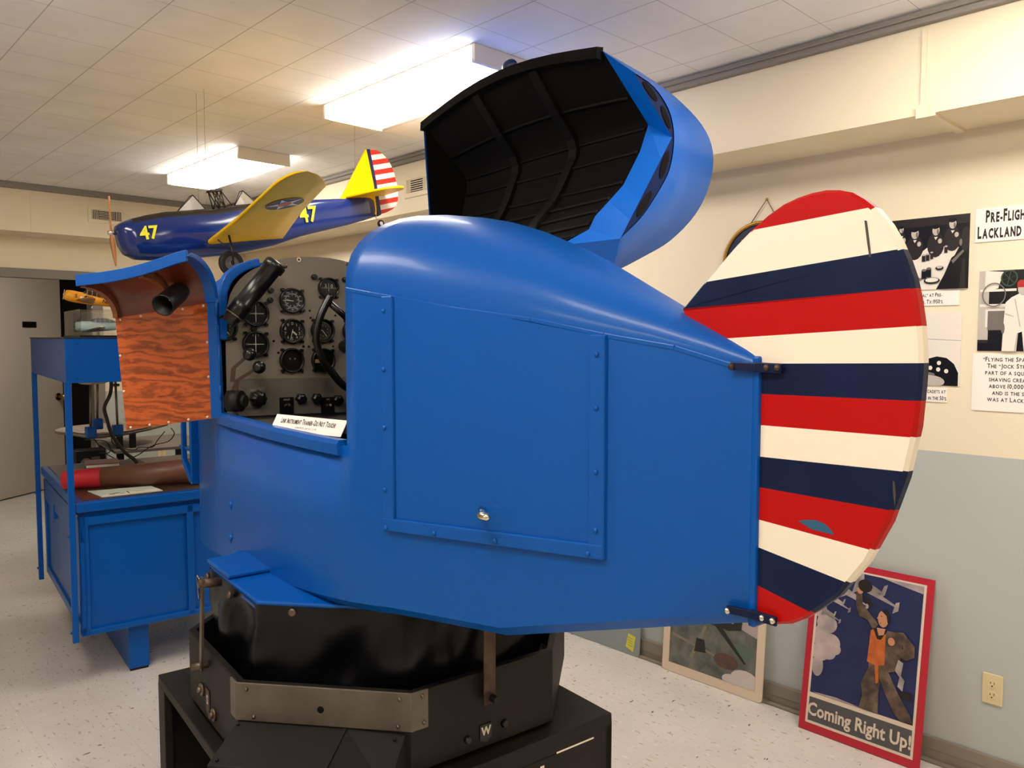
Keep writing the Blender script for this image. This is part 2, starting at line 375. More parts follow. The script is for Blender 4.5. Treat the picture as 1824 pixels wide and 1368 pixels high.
ST = [-1.33,-1.25,-1.15,-1.07,-1.0,-.92,-.85,-.78,-.7,-.62,-.56,-.52,-.47,AR,-.38,-.3,-.2,-.1,0,.1,.2,.3,.4,AF,.56,.62,.7,.78,.86,.92,.98,1.03,1.07,1.1]
def body_mesh():
    m = MB(); secs = [section(a) for a in ST]; n = len(secs[0])
    vs = []; idx = {}
    for i, a in enumerate(ST):
        for j, (p, z) in enumerate(secs[i]):
            idx[(i, j, 1)] = len(vs); vs.append((a, p, z))
            if j in (0, n-1): idx[(i, j, -1)] = idx[(i, j, 1)]
            else: idx[(i, j, -1)] = len(vs); vs.append((a, -p, z))
    fs = []
    for i in range(len(ST)-1):
        op = ST[i] >= AR-1e-6 and ST[i+1] <= AF+1e-6
        for j in range(n-1):
            for sg in (1, -1):
                if op and (j >= 7 or (j >= 5 and sg == 1)): continue
                q = [idx[(i,j,sg)], idx[(i+1,j,sg)], idx[(i+1,j+1,sg)], idx[(i,j+1,sg)]]
                q = [x for k, x in enumerate(q) if x not in q[:k]]
                fs.append(tuple(q if sg == -1 else q[::-1]))
    for i, rev in ((0, False), (len(ST)-1, True)):
        ring = [idx[(i,j,1)] for j in range(n)]+[idx[(i,j,-1)] for j in range(n-2, 0, -1)]
        fs.append(tuple(ring[::-1] if rev else ring))
    m.add(vs, fs, 0, True)
    return m
fus = body_mesh().build('fuselage', [BLUE, BLACKIN], TR, recalc=True, solid=(.012, -1, 1))
fus.data.materials.append(BLUE)
try: fus.modifiers['shell'].material_offset_rim = 0
except Exception: pass
import bmesh as _bm
_b = _bm.new(); _b.from_mesh(fus.data)
for e_ in _b.edges:
    if len(e_.link_faces) == 2 and e_.calc_face_angle(0) > .6: e_.smooth = False
_b.to_mesh(fus.data); _b.free()
fus['label'] = 'glossy blue trainer body with dark cockpit inside'
def side(a, z, off=0.): return V(a, hw(a)+off, z)
def strip(name, pts, width, th, rivets, parent, mats=BLUE):
    """flat strap on the port side along pts (a,z), given width"""
    m = MB()
    for (a0, z0), (a1, z1) in zip(pts, pts[1:]):
        d = V(a1-a0, 0, z1-z0).normalized(); nn = V(-d.z, 0, d.x)*width/2
        q = [(a0-nn.x, z0-nn.z), (a1-nn.x, z1-nn.z), (a1+nn.x, z1+nn.z), (a0+nn.x, z0+nn.z)]
        A = [side(a, z, -.004) for a, z in q]; B = [side(a, z, th) for a, z in q]
        m.add(A+B, [(0,1,2,3),(7,6,5,4),(0,4,5,1),(1,5,6,2),(2,6,7,3),(3,7,4,0)])
    for a, z in rivets: m.ball(side(a, z, th), .0055, 0, 8, 5)
    return m.build(name, mats, parent, bevel=.002)
strip('seam_strip', [(a, interp(a, ZST)-.002) for a in (-.432,-.52,-.58,-.73,-.92,-1.07,-1.2,-1.325)], .01, .0016, [], TR)
# access panel on the tapering port side
q = [(-.590, 1.722), (-.590, 1.222), (-1.049, 1.240), (-1.049, 1.636)]
ap = MB().add([side(a, z, .0005) for a, z in q]+[side(a, z, .003) for a, z in q], [(3,2,1,0),(4,5,6,7),(0,1,5,4),(1,2,6,5),(2,3,7,6),(3,0,4,7)]).build('access_panel', BLUE, TR)
strip('frame_strip', [(-.573, 1.722), (-.573, 1.215)], .028, .009, [(-.566, z) for z in (1.69,1.56,1.43,1.29)], ap)
strip('frame_strip', [(-.558, 1.211), (-1.078, 1.229)], .028, .011, [(-.57,1.205), (-.7,1.211), (-.85,1.217), (-1.05,1.223)], ap)
strip('frame_strip', [(-1.064, 1.636), (-1.064, 1.215)], .03, .010, [(-1.064, z) for z in (1.6,1.5,1.38,1.27)], ap)
m = MB(); kc = side(-.807, 1.276); m.cyl(kc, kc+V(-.045,.028,0), .007, n=12); kk = kc+V(-.055,.034,0)
m.ball(kk, .021, 0, 18, 10, (1, .5, .48)); o = m.build('knob', CHROME, ap); o['label'] = 'small oval chrome knob'
# sill moulding, bolts, nose bracket
m = MB(); rr = []
for k in range(13):
    a = -.405+.9*k/12
    rr.append([side(a, SILL+.012, -.016), side(a, SILL+.012, .006), side(a, SILL+.002, .012), side(a, SILL-.024, .010), side(a, SILL-.026, -.003), side(a, SILL-.01, -.016)])
m.loft(rr, True, True, 0, False); m.build('sill_moulding', BLUE, TR)
for a, z in ((.374, 1.103), (.384, .994)):
    m = MB(); c = side(a, z, 0); m.ball(c, .011, 0, 10, 6, (1, .8, 1)).ball(c, .008, 0, 8, 5, (.7,.5,2.6)); m.build('body_bolt', BLUE, TR)
m = MB()
m.box((.93, .298, 1.08), (.955, .325, 1.38)); m.bar((.95,.315,1.37), (.99,.335,1.34), .018, .018); m.bar((.99,.335,1.345), (.99,.335,1.17), .018, .018)
m.bar((.99,.335,1.17), (.94,.32,1.09), .018, .018); m.cyl((.94,.31,1.2), (1.01,.345,1.22), .006, n=8)
m.build('nose_bracket', BLUE, TR, bevel=.003)

# rudder ---------------------------------------------------------------
def striped(name, outline, inset, th, cuts, cols, mats, parent, fr):
    """closed convex outline (x,z) cut into bands; cuts = functions z(x) from top down; cols per band"""
    pts = []
    n = len(outline)
    for i in range(n):
        p, q = outline[i], outline[(i+1) % n]; pts.append(p); ts = []
        for (x0, z0, x1, z1) in cuts:
            g = lambda r: r[1]-(z0+(z1-z0)*(r[0]-x0)/(x1-x0))
            a, b = g(p), g(q)
            if a*b < 0: ts.append(a/(a-b))
        for t in sorted(ts): pts.append((p[0]+(q[0]-p[0])*t, p[1]+(q[1]-p[1])*t))
    n = len(pts); cxm = sum(p[0] for p in pts)/n; czm = sum(p[1] for p in pts)/n
    def band(x, z):
        k = 0
        for (x0, z0, x1, z1) in cuts:
            if z < z0+(z1-z0)*(x-x0)/(x1-x0): k += 1
        return k
    area = sum(pts[i][0]*pts[(i+1) % n][1]-pts[(i+1) % n][0]*pts[i][1] for i in range(n))
    ins = []
    for i in range(n):
        a, b = pts[i-1], pts[(i+1) % n]; dx, dz = b[0]-a[0], b[1]-a[1]; l = math.hypot(dx, dz) or 1; s = 1 if area > 0 else -1
        ins.append((pts[i][0]-dz/l*inset*s, pts[i][1]+dx/l*inset*s))
    O, ex, ey, ez = fr; m = MB()
    P = lambda r, y: O+ex*r[0]+ey*r[1]+ez*y
    for i in range(n):
        j = (i+1) % n; bd = band((pts[i][0]+pts[j][0])/2, (pts[i][1]+pts[j][1])/2); c = cols[min(bd, len(cols)-1)]
        for y in (-th, th):
            m.add([P(pts[i], y*.55), P(pts[j], y*.55), P(ins[j], y), P(ins[i], y)], [(0,1,2,3)], c, False)
        m.add([P(pts[i], -th*.55), P(pts[j], -th*.55), P(pts[j], th*.55), P(pts[i], th*.55)], [(0,1,2,3)], c, False)
    def clip(L, cut, keep_above):
        x0, z0, x1, z1 = cut; g = lambda r: (r[1]-(z0+(z1-z0)*(r[0]-x0)/(x1-x0)))*(1 if keep_above else -1); out = []
        for i in range(len(L)):
            p, q = L[i], L[(i+1) % len(L)]; u, v = g(p), g(q)
            if u >= 0: out.append(p)
            if u*v < 0: t = u/(u-v); out.append((p[0]+(q[0]-p[0])*t, p[1]+(q[1]-p[1])*t))
        return out
    for bd in range(len(cuts)+1):
        L = ins
        if bd > 0: L = clip(L, cuts[bd-1], False)
        if bd < len(cuts) and L: L = clip(L, cuts[bd], True)
        if len(L) < 3: continue
        for y in (-th, th): m.add([P(r, y) for r in L], [tuple(range(len(L)))], cols[min(bd, len(cols)-1)])
    return m.build(name, mats, parent)
RO = [(-1.168,1.683),(-1.21,1.722),(-1.252,1.759),(-1.284,1.787),(-1.314,1.81),(-1.345,1.83),(-1.373,1.844),(-1.398,1.851),(-1.422,1.855),(-1.447,1.856),(-1.469,1.853),(-1.491,1.846),(-1.509,1.834),(-1.53,1.816),(-1.548,1.793),(-1.562,1.769),(-1.574,1.743),(-1.584,1.716),(-1.591,1.687),(-1.597,1.652),(-1.601,1.616),(-1.602,1.588),(-1.601,1.561),(-1.597,1.505),(-1.583,1.431),(-1.561,1.362),(-1.529,1.296),(-1.485,1.233),(-1.429,1.181),(-1.405,1.166),(-1.378,1.157),(-1.35,1.15),(-1.336,1.152),(-1.331,1.17)]
"""CUTS"""
RC = [(-1.30,1.808,-1.525,1.820),(-1.215,1.728,-1.57,1.756),(-1.17,1.683,-1.592,1.700),(-1.245,1.628,-1.60,1.647),(-1.321,1.587,-1.601,1.595),(-1.321,1.537,-1.60,1.542),(-1.325,1.485,-1.597,1.490),(-1.325,1.432,-1.58,1.440),(-1.326,1.381,-1.565,1.381),(-1.327,1.327,-1.535,1.317),(-1.328,1.281,-1.497,1.259),(-1.328,1.217,-1.44,1.196)]
rud = striped('rudder', RO, .005, .013, RC, [1,2,0,1,2,0,1,2,0,1,2,0,1], [BLUE_D, RED, WHITE], TR, (V(0,0,0), V(1,0,0), V(0,0,1), V(0,-1,0)))
rud['label'] = 'large rounded rudder painted in red, white and navy stripes'
m = MB(); m.poly([(-1.415,1.338),(-1.432,1.343),(-1.448,1.345),(-1.462,1.342),(-1.472,1.335),(-1.478,1.328),(-1.44,1.329)], (V(0,.0135,0), V(1,0,0), V(0,0,1), V(0,1,0)), 0); m.build('bare_paint_patch', TEAL, rud, recalc=False)
DARKS = mat('dark_scratch', (70, 64, 58), .7)
m = MB(); m.poly([(-1.513,1.802),(-1.517,1.801),(-1.522,1.77),(-1.525,1.748),(-1.522,1.748),(-1.518,1.77)], (V(0,.0135,0), V(1,0,0), V(0,0,1), V(0,1,0)), 0)
m.build('scratch', DARKS, rud, recalc=False); m = MB()
m.poly([(-1.566,1.425),(-1.569,1.424),(-1.571,1.405),(-1.570,1.388),(-1.567,1.405)], (V(0,.0135,0), V(1,0,0), V(0,0,1), V(0,1,0)), 0); m.build('scratch', DARKS, rud, recalc=False)
for z, mt in ((1.583, [BLUE_D, RUST]), (1.168, [BLUE_D, CHROME])):
    m = MB()
    m.bar((-1.300, .040, z), (-1.342, .026, z-.001), .006, .014, mi=0); m.bar((-1.338, .026, z-.001), (-1.385, .0205, z-.002), .006, .016, mi=0)
    for a, p in ((-1.304, .044), (-1.360, .026), (-1.379, .0245)): m.ball((a, p, z-.001), .0058, 1, 8, 5)
    m.build('rudder_hinge', mt, TR, bevel=.0015)
# tail post
m = MB().box((-1.342, -.02, 1.142), (-1.328, .021, 1.60)); m.build('tail_post', BLUE, TR, bevel=.004)

# hood -----------------------------------------------------------------
R1 = [(-.54,2.393),(-.626,2.367),(-.688,2.317),(-.714,2.259),(-.713,2.192),(-.691,2.122),(-.631,2.041),(-.573,1.978),(-.493,1.915)]
R2 = [(-.64,2.431),(-.791,2.389),(-.927,2.321),(-.985,2.243),(-.973,2.141),(-.905,2.034),(-.786,1.939),(-.664,1.88),(-.529,1.822)]
IN = [(-.469,2.447),(-.563,2.36),(-.657,2.273),(-.622,2.188),(-.553,2.081),(-.495,2.028),(-.441,1.98),(-.417,1.94),(-.307,1.887),(-.29,1.8)]
INF = [(-.469,2.447),(-.563,2.36),(-.657,2.273),(-.655,2.2),(-.63,2.1),(-.60,2.03),(-.57,1.98),(-.545,1.93),(-.525,1.88),(-.51,1.8)]
HB = mat('hood_blue_paint', (0, 100, 206), .36, spec=.35, coat=.1, bump=(26, .08, .003))
def spl(P, n):
    tab = [(i, p) for i, p in enumerate(P)]; out = []
    for k in range(n+1):
        t = (len(P)-1)*k/n; out.append(tuple(smooth_interp(t, [(i, p[c]) for i, p in tab]) for c in (0, 1)))
    return out
r1 = spl(R1, 32); r2 = spl(R2, 32)
m = MB()
OUTF = spl([(-.64,2.431),(-.67,2.39),(-.695,2.33),(-.70,2.27),(-.695,2.2),(-.672,2.10),(-.64,2.01),(-.60,1.92),(-.56,1.80)], 32)
osh = lambda i, t: tuple(r2[i][c]+(OUTF[i][c]-r2[i][c])*t for c in (0, 1))
fsh = lambda p: (p[0]-.12*max(0, min(1, (2.1-p[1])/.25)), p[1])
mid = [tuple(r1[i][c]*.45+r2[i][c]*.55 for c in (0,1)) for i in range(33)]
m.loft([[V(-.5, *p) for p in r1], [V(-.43, *p) for p in r2], [V(-.33, p[0]*1.012-.0, p[1]) for p in r2], [V(-.1, *osh(i, .45)) for i in range(33)], [V(.2, *osh(i, .8)) for i in range(33)], [V(.56, *osh(i, 1)) for i in range(33)]], False, False, 0, True)
# port-edge flange and the face near the hinge
m.loft([[V(-.44,-.468,2.456), V(-.5,-.54,2.393)], [V(-.435,-.47,2.46), V(-.43,-.64,2.431)]]+[[V(-.43+.099*k,-.47,2.46+.06*math.sin(PI*k/10)), V(-.43+.099*k,-.64,2.431)] for k in range(1,11)], False, False, 0, False)
m.add([V(-.45,-.417,1.94), V(-.5,-.493,1.915), V(-.43,-.529,1.822), V(-.44,-.31,1.80), V(-.45,-.307,1.887)], [(0,1,2,3,4)])
m.loft([[V(-.43,-.529,1.822), V(-.44,-.30,1.79)], [V(.56,-.56,1.80), V(.56,-.515,1.79)]], False, False, 0, False)
m.add([V(.56, *p) for p in [(-.47,2.46)]+[osh(i, 1) for i in range(33)]+[(-.515,1.79)]], [tuple(range(35))])
hood = m.build('hood', [HB], TR, recalc=True)
hood['label'] = 'open canopy hood, blue outside and black inside'
# blue rim plates round the opening
m = MB()
c1, c2, c3 = (-.54,2.393), (-.707,2.233), (-.493,1.915)
m.add([V(-.45,-.469,2.447), V(-.5,*c1), V(-.5,*c2), V(-.45,*IN[2])], [(0,1,2,3)])
lo = [IN[2], IN[3], IN[4], IN[5], IN[6], IN[7]]; hi = [tuple(c2[c]+(c3[c]-c2[c])*t for c in (0,1)) for t in (0,.22,.45,.63,.82,1)]
m.loft([[V(-.45,*p) for p in lo], [V(-.5,*p) for p in hi]], False, False, 0, False)
m.build('rim_plate', HB, hood)
# web plates; dark patches paint in the shade of the lightening holes
WEB = mat('dark_blue_web', (4, 28, 80), .6, spec=.2)
m = MB(); k2 = min(range(33), key=lambda i: (r1[i][0]-c2[0])**2+(r1[i][1]-c2[1])**2)
ctr = [i for i in range(33)]
m.add([V(-.497,*p) for p in r1[:14]+[c2]], [tuple(range(15))]); m.add([V(-.497,*p) for p in [c2]+r1[13:]], [tuple(range(21))])
def hole_shade(L): m.add([V(-.4995,*p) for p in L], [tuple(range(len(L)))], 1)
hole_shade(ell(-.612, 2.352, .038, .0105, 16, rot=.62)); hole_shade(ell(-.680, 2.289, .036, .0105, 16, rot=1.0))
hole_shade(ell(-.676, 2.148, .046, .0125, 16, rot=-1.2)); hole_shade(ell(-.592, 2.024, .05, .0125, 16, rot=-.92))
m.build('web_plate', [WEB, BLACKIN], hood, recalc=False)
# black lining, ribs and stringers
m = MB(); ins = spl(IN, 30)
insf = spl(INF, 30)
def lin_pt(i, a):      # lining point i at station a: arched port edge, narrower front
    t = (a+.45)/.995; p = ins[i]; q = insf[i]; b = .06*math.sin(PI*t)*max(0, 1-i/8)
    return (p[0]+(q[0]-p[0])*t, p[1]+(q[1]-p[1])*t+b)
ROW = lambda a: [V(a,*lin_pt(i, a)) for i in range(31)]
m.loft([ROW(-.45+.995*k/10) for k in range(11)], False, False, 0, True); m.add(ROW(.545), [tuple(range(31))])
m.build('lining', BLACKIN, hood)
def inward(p, d):
    c = (-.42, 2.1); v = (c[0]-p[0], c[1]-p[1]); l = math.hypot(*v); return (p[0]+v[0]/l*d, p[1]+v[1]/l*d)
RIBM = mat('black_rib', (12, 11, 10), .6, spec=.25)
for a in (-.12, .2):
    m = MB(); m.loft([[V(a-.02,*p), V(a-.02,*inward(p,.02)), V(a+.02,*inward(p,.02)), V(a+.02,*p)] for p in [lin_pt(i, a) for i in range(31)]], True, True, 0, False); m.build('hood_rib', RIBM, hood)
m = MB()
for k in range(4, 28, 3):
    m.tube([V(a,*inward(lin_pt(k, a), .002)) for a in [-.44+.097*j for j in range(11)]], .006, 6)
m.build('stringer', RIBM, hood)
m = MB(); m.loft([[V(a,-.452,2.462+b), V(a,-.478,2.466+b), V(a,-.475,2.43+b), V(a,-.45,2.43+b)] for a, b in [(-.44+.099*k, .06*math.sin(PI*k/10)) for k in range(11)]], True, True, 0, False); m.build('edge_strip', BLACKIN, hood)
m = MB().ball((.0, -.47, 2.53), .03, 0, 12, 8, (1.2,.6,.7)); m.build('hood_catch', mat('navy_catch', (16,34,84), .35), hood)

# instrument panel --------------------------------------------------------
AP = .5
ip = MB(); pts = [(-.325,1.33), (.325,1.33), (.325,1.70)]
pts += [(.318*math.cos(t), 1.70+.213*math.sin(t)**.8) for t in [PI/2*k/12 for k in range(1, 13)]]
pts += [(-x, z) for x, z in pts[2:-1]][::-1]
FP = (V(AP,0,0), V(0,-1,0), V(0,0,1), V(-1,0,0))     # u = -p, v = z, out = -a
pan = MB().prism([(-p, z) for p, z in pts], FP, 0, .012, 0, 1).build('instrument_panel', [PANEL, BLACKB], TR)
pan['label'] = 'grey instrument panel full of black dials'
def dial(p, z, r, style):
    m = MB(); fr = (V(AP-.012, p, z), V(0,-1,0), V(0,0,1), V(-1,0,0)); O, ex, ey, ez = fr
    prof = [(r*1.0, 0), (r*1.0, .012), (r*.96, .017), (r*.86, .017), (r*.84, .006)]
    m.loft([[O+ex*q*math.cos(2*PI*k/36)+ey*q*math.sin(2*PI*k/36)+ez*h for k in range(36)] for q, h in prof], True, False, 0, True)
    m.poly(ell(0, 0, r*.85, r*.85, 36), fr, .0065, 1)
    def tick(ang, q0, q1, wd, mi):
        c, s = math.cos(ang), math.sin(ang); m.poly([(c*q0*r-s*wd, s*q0*r+c*wd), (c*q0*r+s*wd, s*q0*r-c*wd), (c*q1*r+s*wd, s*q1*r-c*wd), (c*q1*r-s*wd, s*q1*r+c*wd)], fr, .0072, mi)
    def ring(q, wd, mi, a0=0, a1=2*PI):
        A = ell(0,0,q*r,q*r,40,a0,a1); B = ell(0,0,(q-wd)*r,(q-wd)*r,40,a0,a1); n = len(A)
        for k in range(n-1 if abs(a1-a0-2*PI) > 1e-6 else n): m.poly([A[k], A[(k+1) % n], B[(k+1) % n], B[k]], fr, .0072, mi)
    if style == 'airspeed':
        for k in range(60): tick(2*PI*k/60, .8 if k % 5 else .76, .84, .0005, 2)
        ring(.55, .03, 2)
        for k in range(24): tick(2*PI*k/24, .56, .63, .0006, 2)
        for k in range(12): m.text(str(k*20), .008, (O+ex*r*.69*math.sin(k*PI/6)+ey*r*.69*math.cos(k*PI/6), ex, ey, ez), .0072, 2)
        for k in range(9): m.text(str(k*5), .007, (O+ex*r*.43*math.sin(k*PI/4.5)+ey*r*.43*math.cos(k*PI/4.5), ex, ey, ez), .0072, 2)
        tick(PI*.98, -.1, .5, .0013, 2); tick(PI*.93, 0, .42, .0008, 2)
    elif style == 'altimeter':
        for k in range(50): tick(2*PI*k/50, .78 if k % 5 else .72, .84, .0005, 2)
        for k in range(10): m.text(str(k), .015, (O+ex*r*.6*math.sin(k*PI/5)+ey*r*.6*math.cos(k*PI/5), ex, ey, ez), .0072, 2)
        tick(-PI*.57, -.15, .7, .0012, 2); tick(-PI*.22, 0, .45, .0028, 2)
    elif style == 'cross':
        tick(PI/2, -.62, .62, .0009, 2); tick(0, -.62, .62, .0009, 2); ring(.12, .03, 3)
        for k in range(-4, 5):
            if k: m.poly(ell(k*r*.14, 0, .0012, .0012, 6), fr, .0073, 2); m.poly(ell(0, k*r*.14, .0012, .0012, 6), fr, .0073, 2)
        m.prism([(-.3*r, .62*r), (.3*r, .62*r), (.3*r, .78*r), (-.3*r, .78*r)], fr, .006, .0068, 1); m.text('1 7 1', .012, (O+ey*r*.7, ex, ey, ez), .0072, 2)
        m.prism([(-.82*r, -.06*r), (-.5*r, -.06*r), (-.5*r, .1*r), (-.82*r, .1*r)], fr, .0066, .0069, 3); m.text('OFF', .009, (O-ex*r*.66+ey*r*.02, ex, ey, ez), .0074, 1)
        m.text('VOR-LOC', .007, (O-ey*r*.72, ex, ey, ez), .0072, 3)
    elif style == 'compass':
        m.text('3   0', .017, (O+ey*r*.2, ex, ey, ez), .0072, 2)
        for k in range(-6, 7): tick(PI/2, 0, 0, 0, 2) if False else m.poly([(k*.0052-.0005, -.05*r), (k*.0052+.0005, -.05*r), (k*.0052+.0005, .08*r), (k*.0052-.0005, .08*r)], fr, .0072, 2)
        m.poly([(-.0006, -.3*r), (.0006, -.3*r), (.0006, .45*r), (-.0006, .45*r)], fr, .0074, 2)
    elif style == 'green':
        for k in range(40): tick(2*PI*k/40, .62 if k % 4 else .55, .72, .0006, 4)
        for k in range(10): m.text(str(k*4), .009, (O+ex*r*.44*math.sin(k*PI/5)+ey*r*.44*math.cos(k*PI/5), ex, ey, ez), .0072, 4)
        tick(-PI*.3, -.1, .6, .001, 2); tick(PI*.9, 0, .3, .001, 4)
    elif style == 'dim':
        m.poly(ell(0,0,r*.8,r*.8,30), fr, .0068, 0); m.prism([(-.5*r, -.35*r), (.42*r, -.35*r), (.42*r, .3*r), (-.5*r, .3*r)], fr, .0066, .0074, 1)
        tick(PI/2, -.3, .3, .0006, 3); tick(0, -.45, .4, .0007, 5)
        for k in (-.16, .24): m.text('8', .009, (O+ex*r*k+ey*r*.12, ex, ey, ez), .0078, 2)
    elif style == 'blank':
        m.poly(ell(0,0,r*.8,r*.8,30), fr, .0068, 0); m.prism([(-.72*r, -.22*r), (-.1*r, -.22*r), (-.1*r, .08*r), (-.72*r, .08*r)], fr, .0066, .0076, 6)
    for sx, sy in ((-.72,.8), (.78,.74), (.74,-.78), (-.72,-.78)):
        m.cyl(O+ex*r*sx*1.06+ey*r*sy*1.06, O+ex*r*sx*1.06+ey*r*sy*1.06+ez*.014, r*.14, r*.12, 10, 0)
    return m.build('dial', [BLACKB, DIALF, MARK, MARKD, MARKG, mat('dial_orange_bar', (170,90,50), .5), mat('tan_tape', (176,140,100), .6)], pan, recalc=False)
for p, z, st, r in ((.330,1.662,'green',.043),(.226,1.711,'cross',.0445),(.228,1.609,'cross',.0445),(.100,1.757,'airspeed',.044),(.101,1.653,'altimeter',.0435),(.104,1.553,'dim',.043),(-.034,1.805,'compass',.038),(-.010,1.655,'green',.043),(-.010,1.552,'blank',.043),(-.13,1.655,'blank',.043)):
    dial(p, z, r, st)
def pnob(name, p, z, r, h, mats, a=AP-.012, par=None, flutes=0):
    m = MB(); O = V(a, p, z)
    if flutes:
        rings = []
        for q, hh in ((1,0),(1,h*.6),(.85,h),(.3,h*1.02)):
            rings.append([O+V(-hh, -r*q*(1+.08*math.cos(flutes*2*PI*k/40))*math.cos(2*PI*k/40), r*q*(1+.08*math.cos(flutes*2*PI*k/40))*math.sin(2*PI*k/40)) for k in range(40)])
        m.loft(rings, True, True)
    else: m.tube([O, O+V(-h*.7,0,0), O+V(-h,0,0)], [r, r*.95, r*.75], 16)
    return m.build(name, mats, par or pan)
for p, z in ((.174,1.79), (.176,1.757), (.018,1.842), (-.097,1.838), (.256,1.70), (.234,1.66)): pnob('panel_knob', p, z, .010, .018, BLACKB)
pnob('panel_knob', .217, 1.764, .007, .012, mat('red_brown_knob', (110, 54, 36), .4))
for p, z in ((.072,1.899), (-.110,1.893), (.268,1.86)):
    m = MB(); O = V(AP-.012,p,z); m.cyl(O, O+V(-.003,0,0), .008, n=14, mi=0); m.cyl(O+V(-.003,0,0), O+V(-.0035,0,0), .004, n=10, mi=1); m.build('panel_screw', [CHROME, BLACKB], pan)
for p, z in ((.055,1.725),(.035,1.725),(.06,1.60),(.04,1.60),(.165,1.62),(.15,1.58),(.065,1.512),(.135,1.512),(.032,1.70),(-.06,1.71),(.022,1.52),(-.05,1.60)):
    pnob('panel_screw', p, z, .004, .004, BLACKB)
# lower sub panel
AL = .468
sp = MB().prism([(-.292,1.372), (.28,1.362), (.28,1.487), (-.292,1.494)], (V(AL,0,0), V(0,-1,0), V(0,0,1), V(-1,0,0)), -.02, 0).build('switch_panel', mat('switch_panel_grey', (94,88,78), .6), TR)
FL = (V(AL,0,0), V(0,-1,0), V(0,0,1), V(-1,0,0))
def plate(p, z, wd, ht, mt, txt=None):
    m = MB().prism([(-p-wd/2, z-ht/2), (-p+wd/2, z-ht/2), (-p+wd/2, z+ht/2), (-p-wd/2, z+ht/2)], FL, .0002, .003, 0)
    if txt: m.text(txt, .008, (FL[0]+FL[1]*(-p)+FL[2]*(z+ht*.36), FL[1], FL[2], FL[3]), .0035, 1)
    m.build('switch_plate', [mt, MARK], sp)
plate(.237, 1.432, .062, .068, mat('alloy_plate', (128,122,112), .4, .6), 'PANEL LTS')
pnob('selector_knob', .233, 1.429, .027, .03, BLACKB, AL-.003, sp, 8)
plate(.131, 1.398, .05, .06, BLACKB, 'PITOT'); plate(-.018, 1.392, .05, .06, BLACKB, 'ON')
for p, z in ((.131,1.396), (-.018,1.388)):
    m = MB(); O = V(AL-.003,p,z); m.cyl(O, O+V(-.005,0,0), .010, n=12, mi=0); m.tube([O+V(-.004,0,0), O+V(-.022,0,.008)], [.004,.005], 8, 1); m.build('toggle_switch', [CHROME, BLACKB], sp)
for p, z in ((.081,1.421), (.024,1.419), (-.055,1.41)): pnob('dimmer_knob', p, z, .018, .02, BLACKB, AL, sp, 6)
# levers on the port side
for (p0, z0, p1, z1, a0, a1) in ((.288,1.578,.333,1.49,.37,.40), (.262,1.537,.333,1.455,.36,.40)):
    m = MB(); m.bar((a0,p0,z0), (a1,(p0+p1)/2+.018,(z0+z1)/2), .010, .004, (1,0,0), 1); m.bar((a1,(p0+p1)/2+.018,(z0+z1)/2), (a1,p1,z1), .014, .004, (1,0,0), 1)
    m.ball((a0-.005,p0,z0), .021, 0, 14, 10); m.build('throttle_lever', [BLACKB, mat('brown_lever', (74,54,42), .5)], TR)
m = MB().cyl((.40,.345,1.43), (.37,.315,1.43), .034, n=24, mi=0); m.cyl((.37,.315,1.43), (.36,.305,1.43), .02, n=16, mi=0); m.box((.37,.325,1.40), (.385,.332,1.455), 1); m.build('trim_wheel', [BLACK, mat('orange_marker', (180,80,30), .5)], TR)
# black tube beside the panel
m = MB(); p0, p1 = V(.40,.320,1.705), V(.37,.192,1.873); d = p1-p0
m.tube([p0-d*.16, p0-d*.02, p0, p0+d*.12, p0+d*.2, p0+d*.22, p0+d*.86, p0+d*.87, p0+d*.97, p0+d], [.022,.028,.032,.032,.034,.030,.030,.035,.036,.030], 20, 0)
m.tube([p0-d*.03, p0-d*.01], [.0335,.0335], 20, 1); m.ball(p0+d*.93+V(-.02,-.03,.0), .007, 2, 8, 6); m.build('lamp_tube', [BLACKB, STEEL, RUST], TR)
# control wheel
m = MB(); wp = [(.042,1.772),(.062,1.737),(.083,1.690),(.0935,1.639),(.087,1.597),(.066,1.551),(.038,1.517),(-.002,1.473),(-.05,1.45),(-.10,1.46)]
tab = [(i, q) for i, q in enumerate(wp)]; sm = spl(wp, 40)
m.tube([V(.29+.02*(k/40),*q) for k, q in enumerate(sm)], .0125, 12)
m.tube([V(.29,.046,1.742), V(.295,.0,1.708), V(.305,-.06,1.66), V(.31,-.09,1.62)], [.010,.011,.013,.02], 10)
m.tube([V(.30,-.06,1.70), V(.30,-.085,1.64), V(.30,-.08,1.58), V(.30,-.05,1.53)], [.03,.045,.045,.03], 12)
m.tube([V(.31,-.09,1.62), V(.49,-.09,1.60)], .02, 12); m.build('control_wheel', BLACKB, TR)
# cowl lip on the port side
m = MB(); rim = [(.346,1.62),(.346,1.76),(.341,1.798),(.323,1.838),(.285,1.868),(.248,1.884),(.212,1.896)]; inn = [(.321,1.62),(.318,1.758),(.311,1.79),(.296,1.818),(.268,1.843),(.24,1.858),(.207,1.868)]
R_ = spl(rim, 24); I_ = spl(inn, 24)
m.loft([[V(.478,*p), V(.478,*q), V(.51,*q), V(.51,*p)] for p, q in zip(R_, I_)], True, True, 0, False)
m.build('cowl_lip', BLUE, TR, bevel=.005)
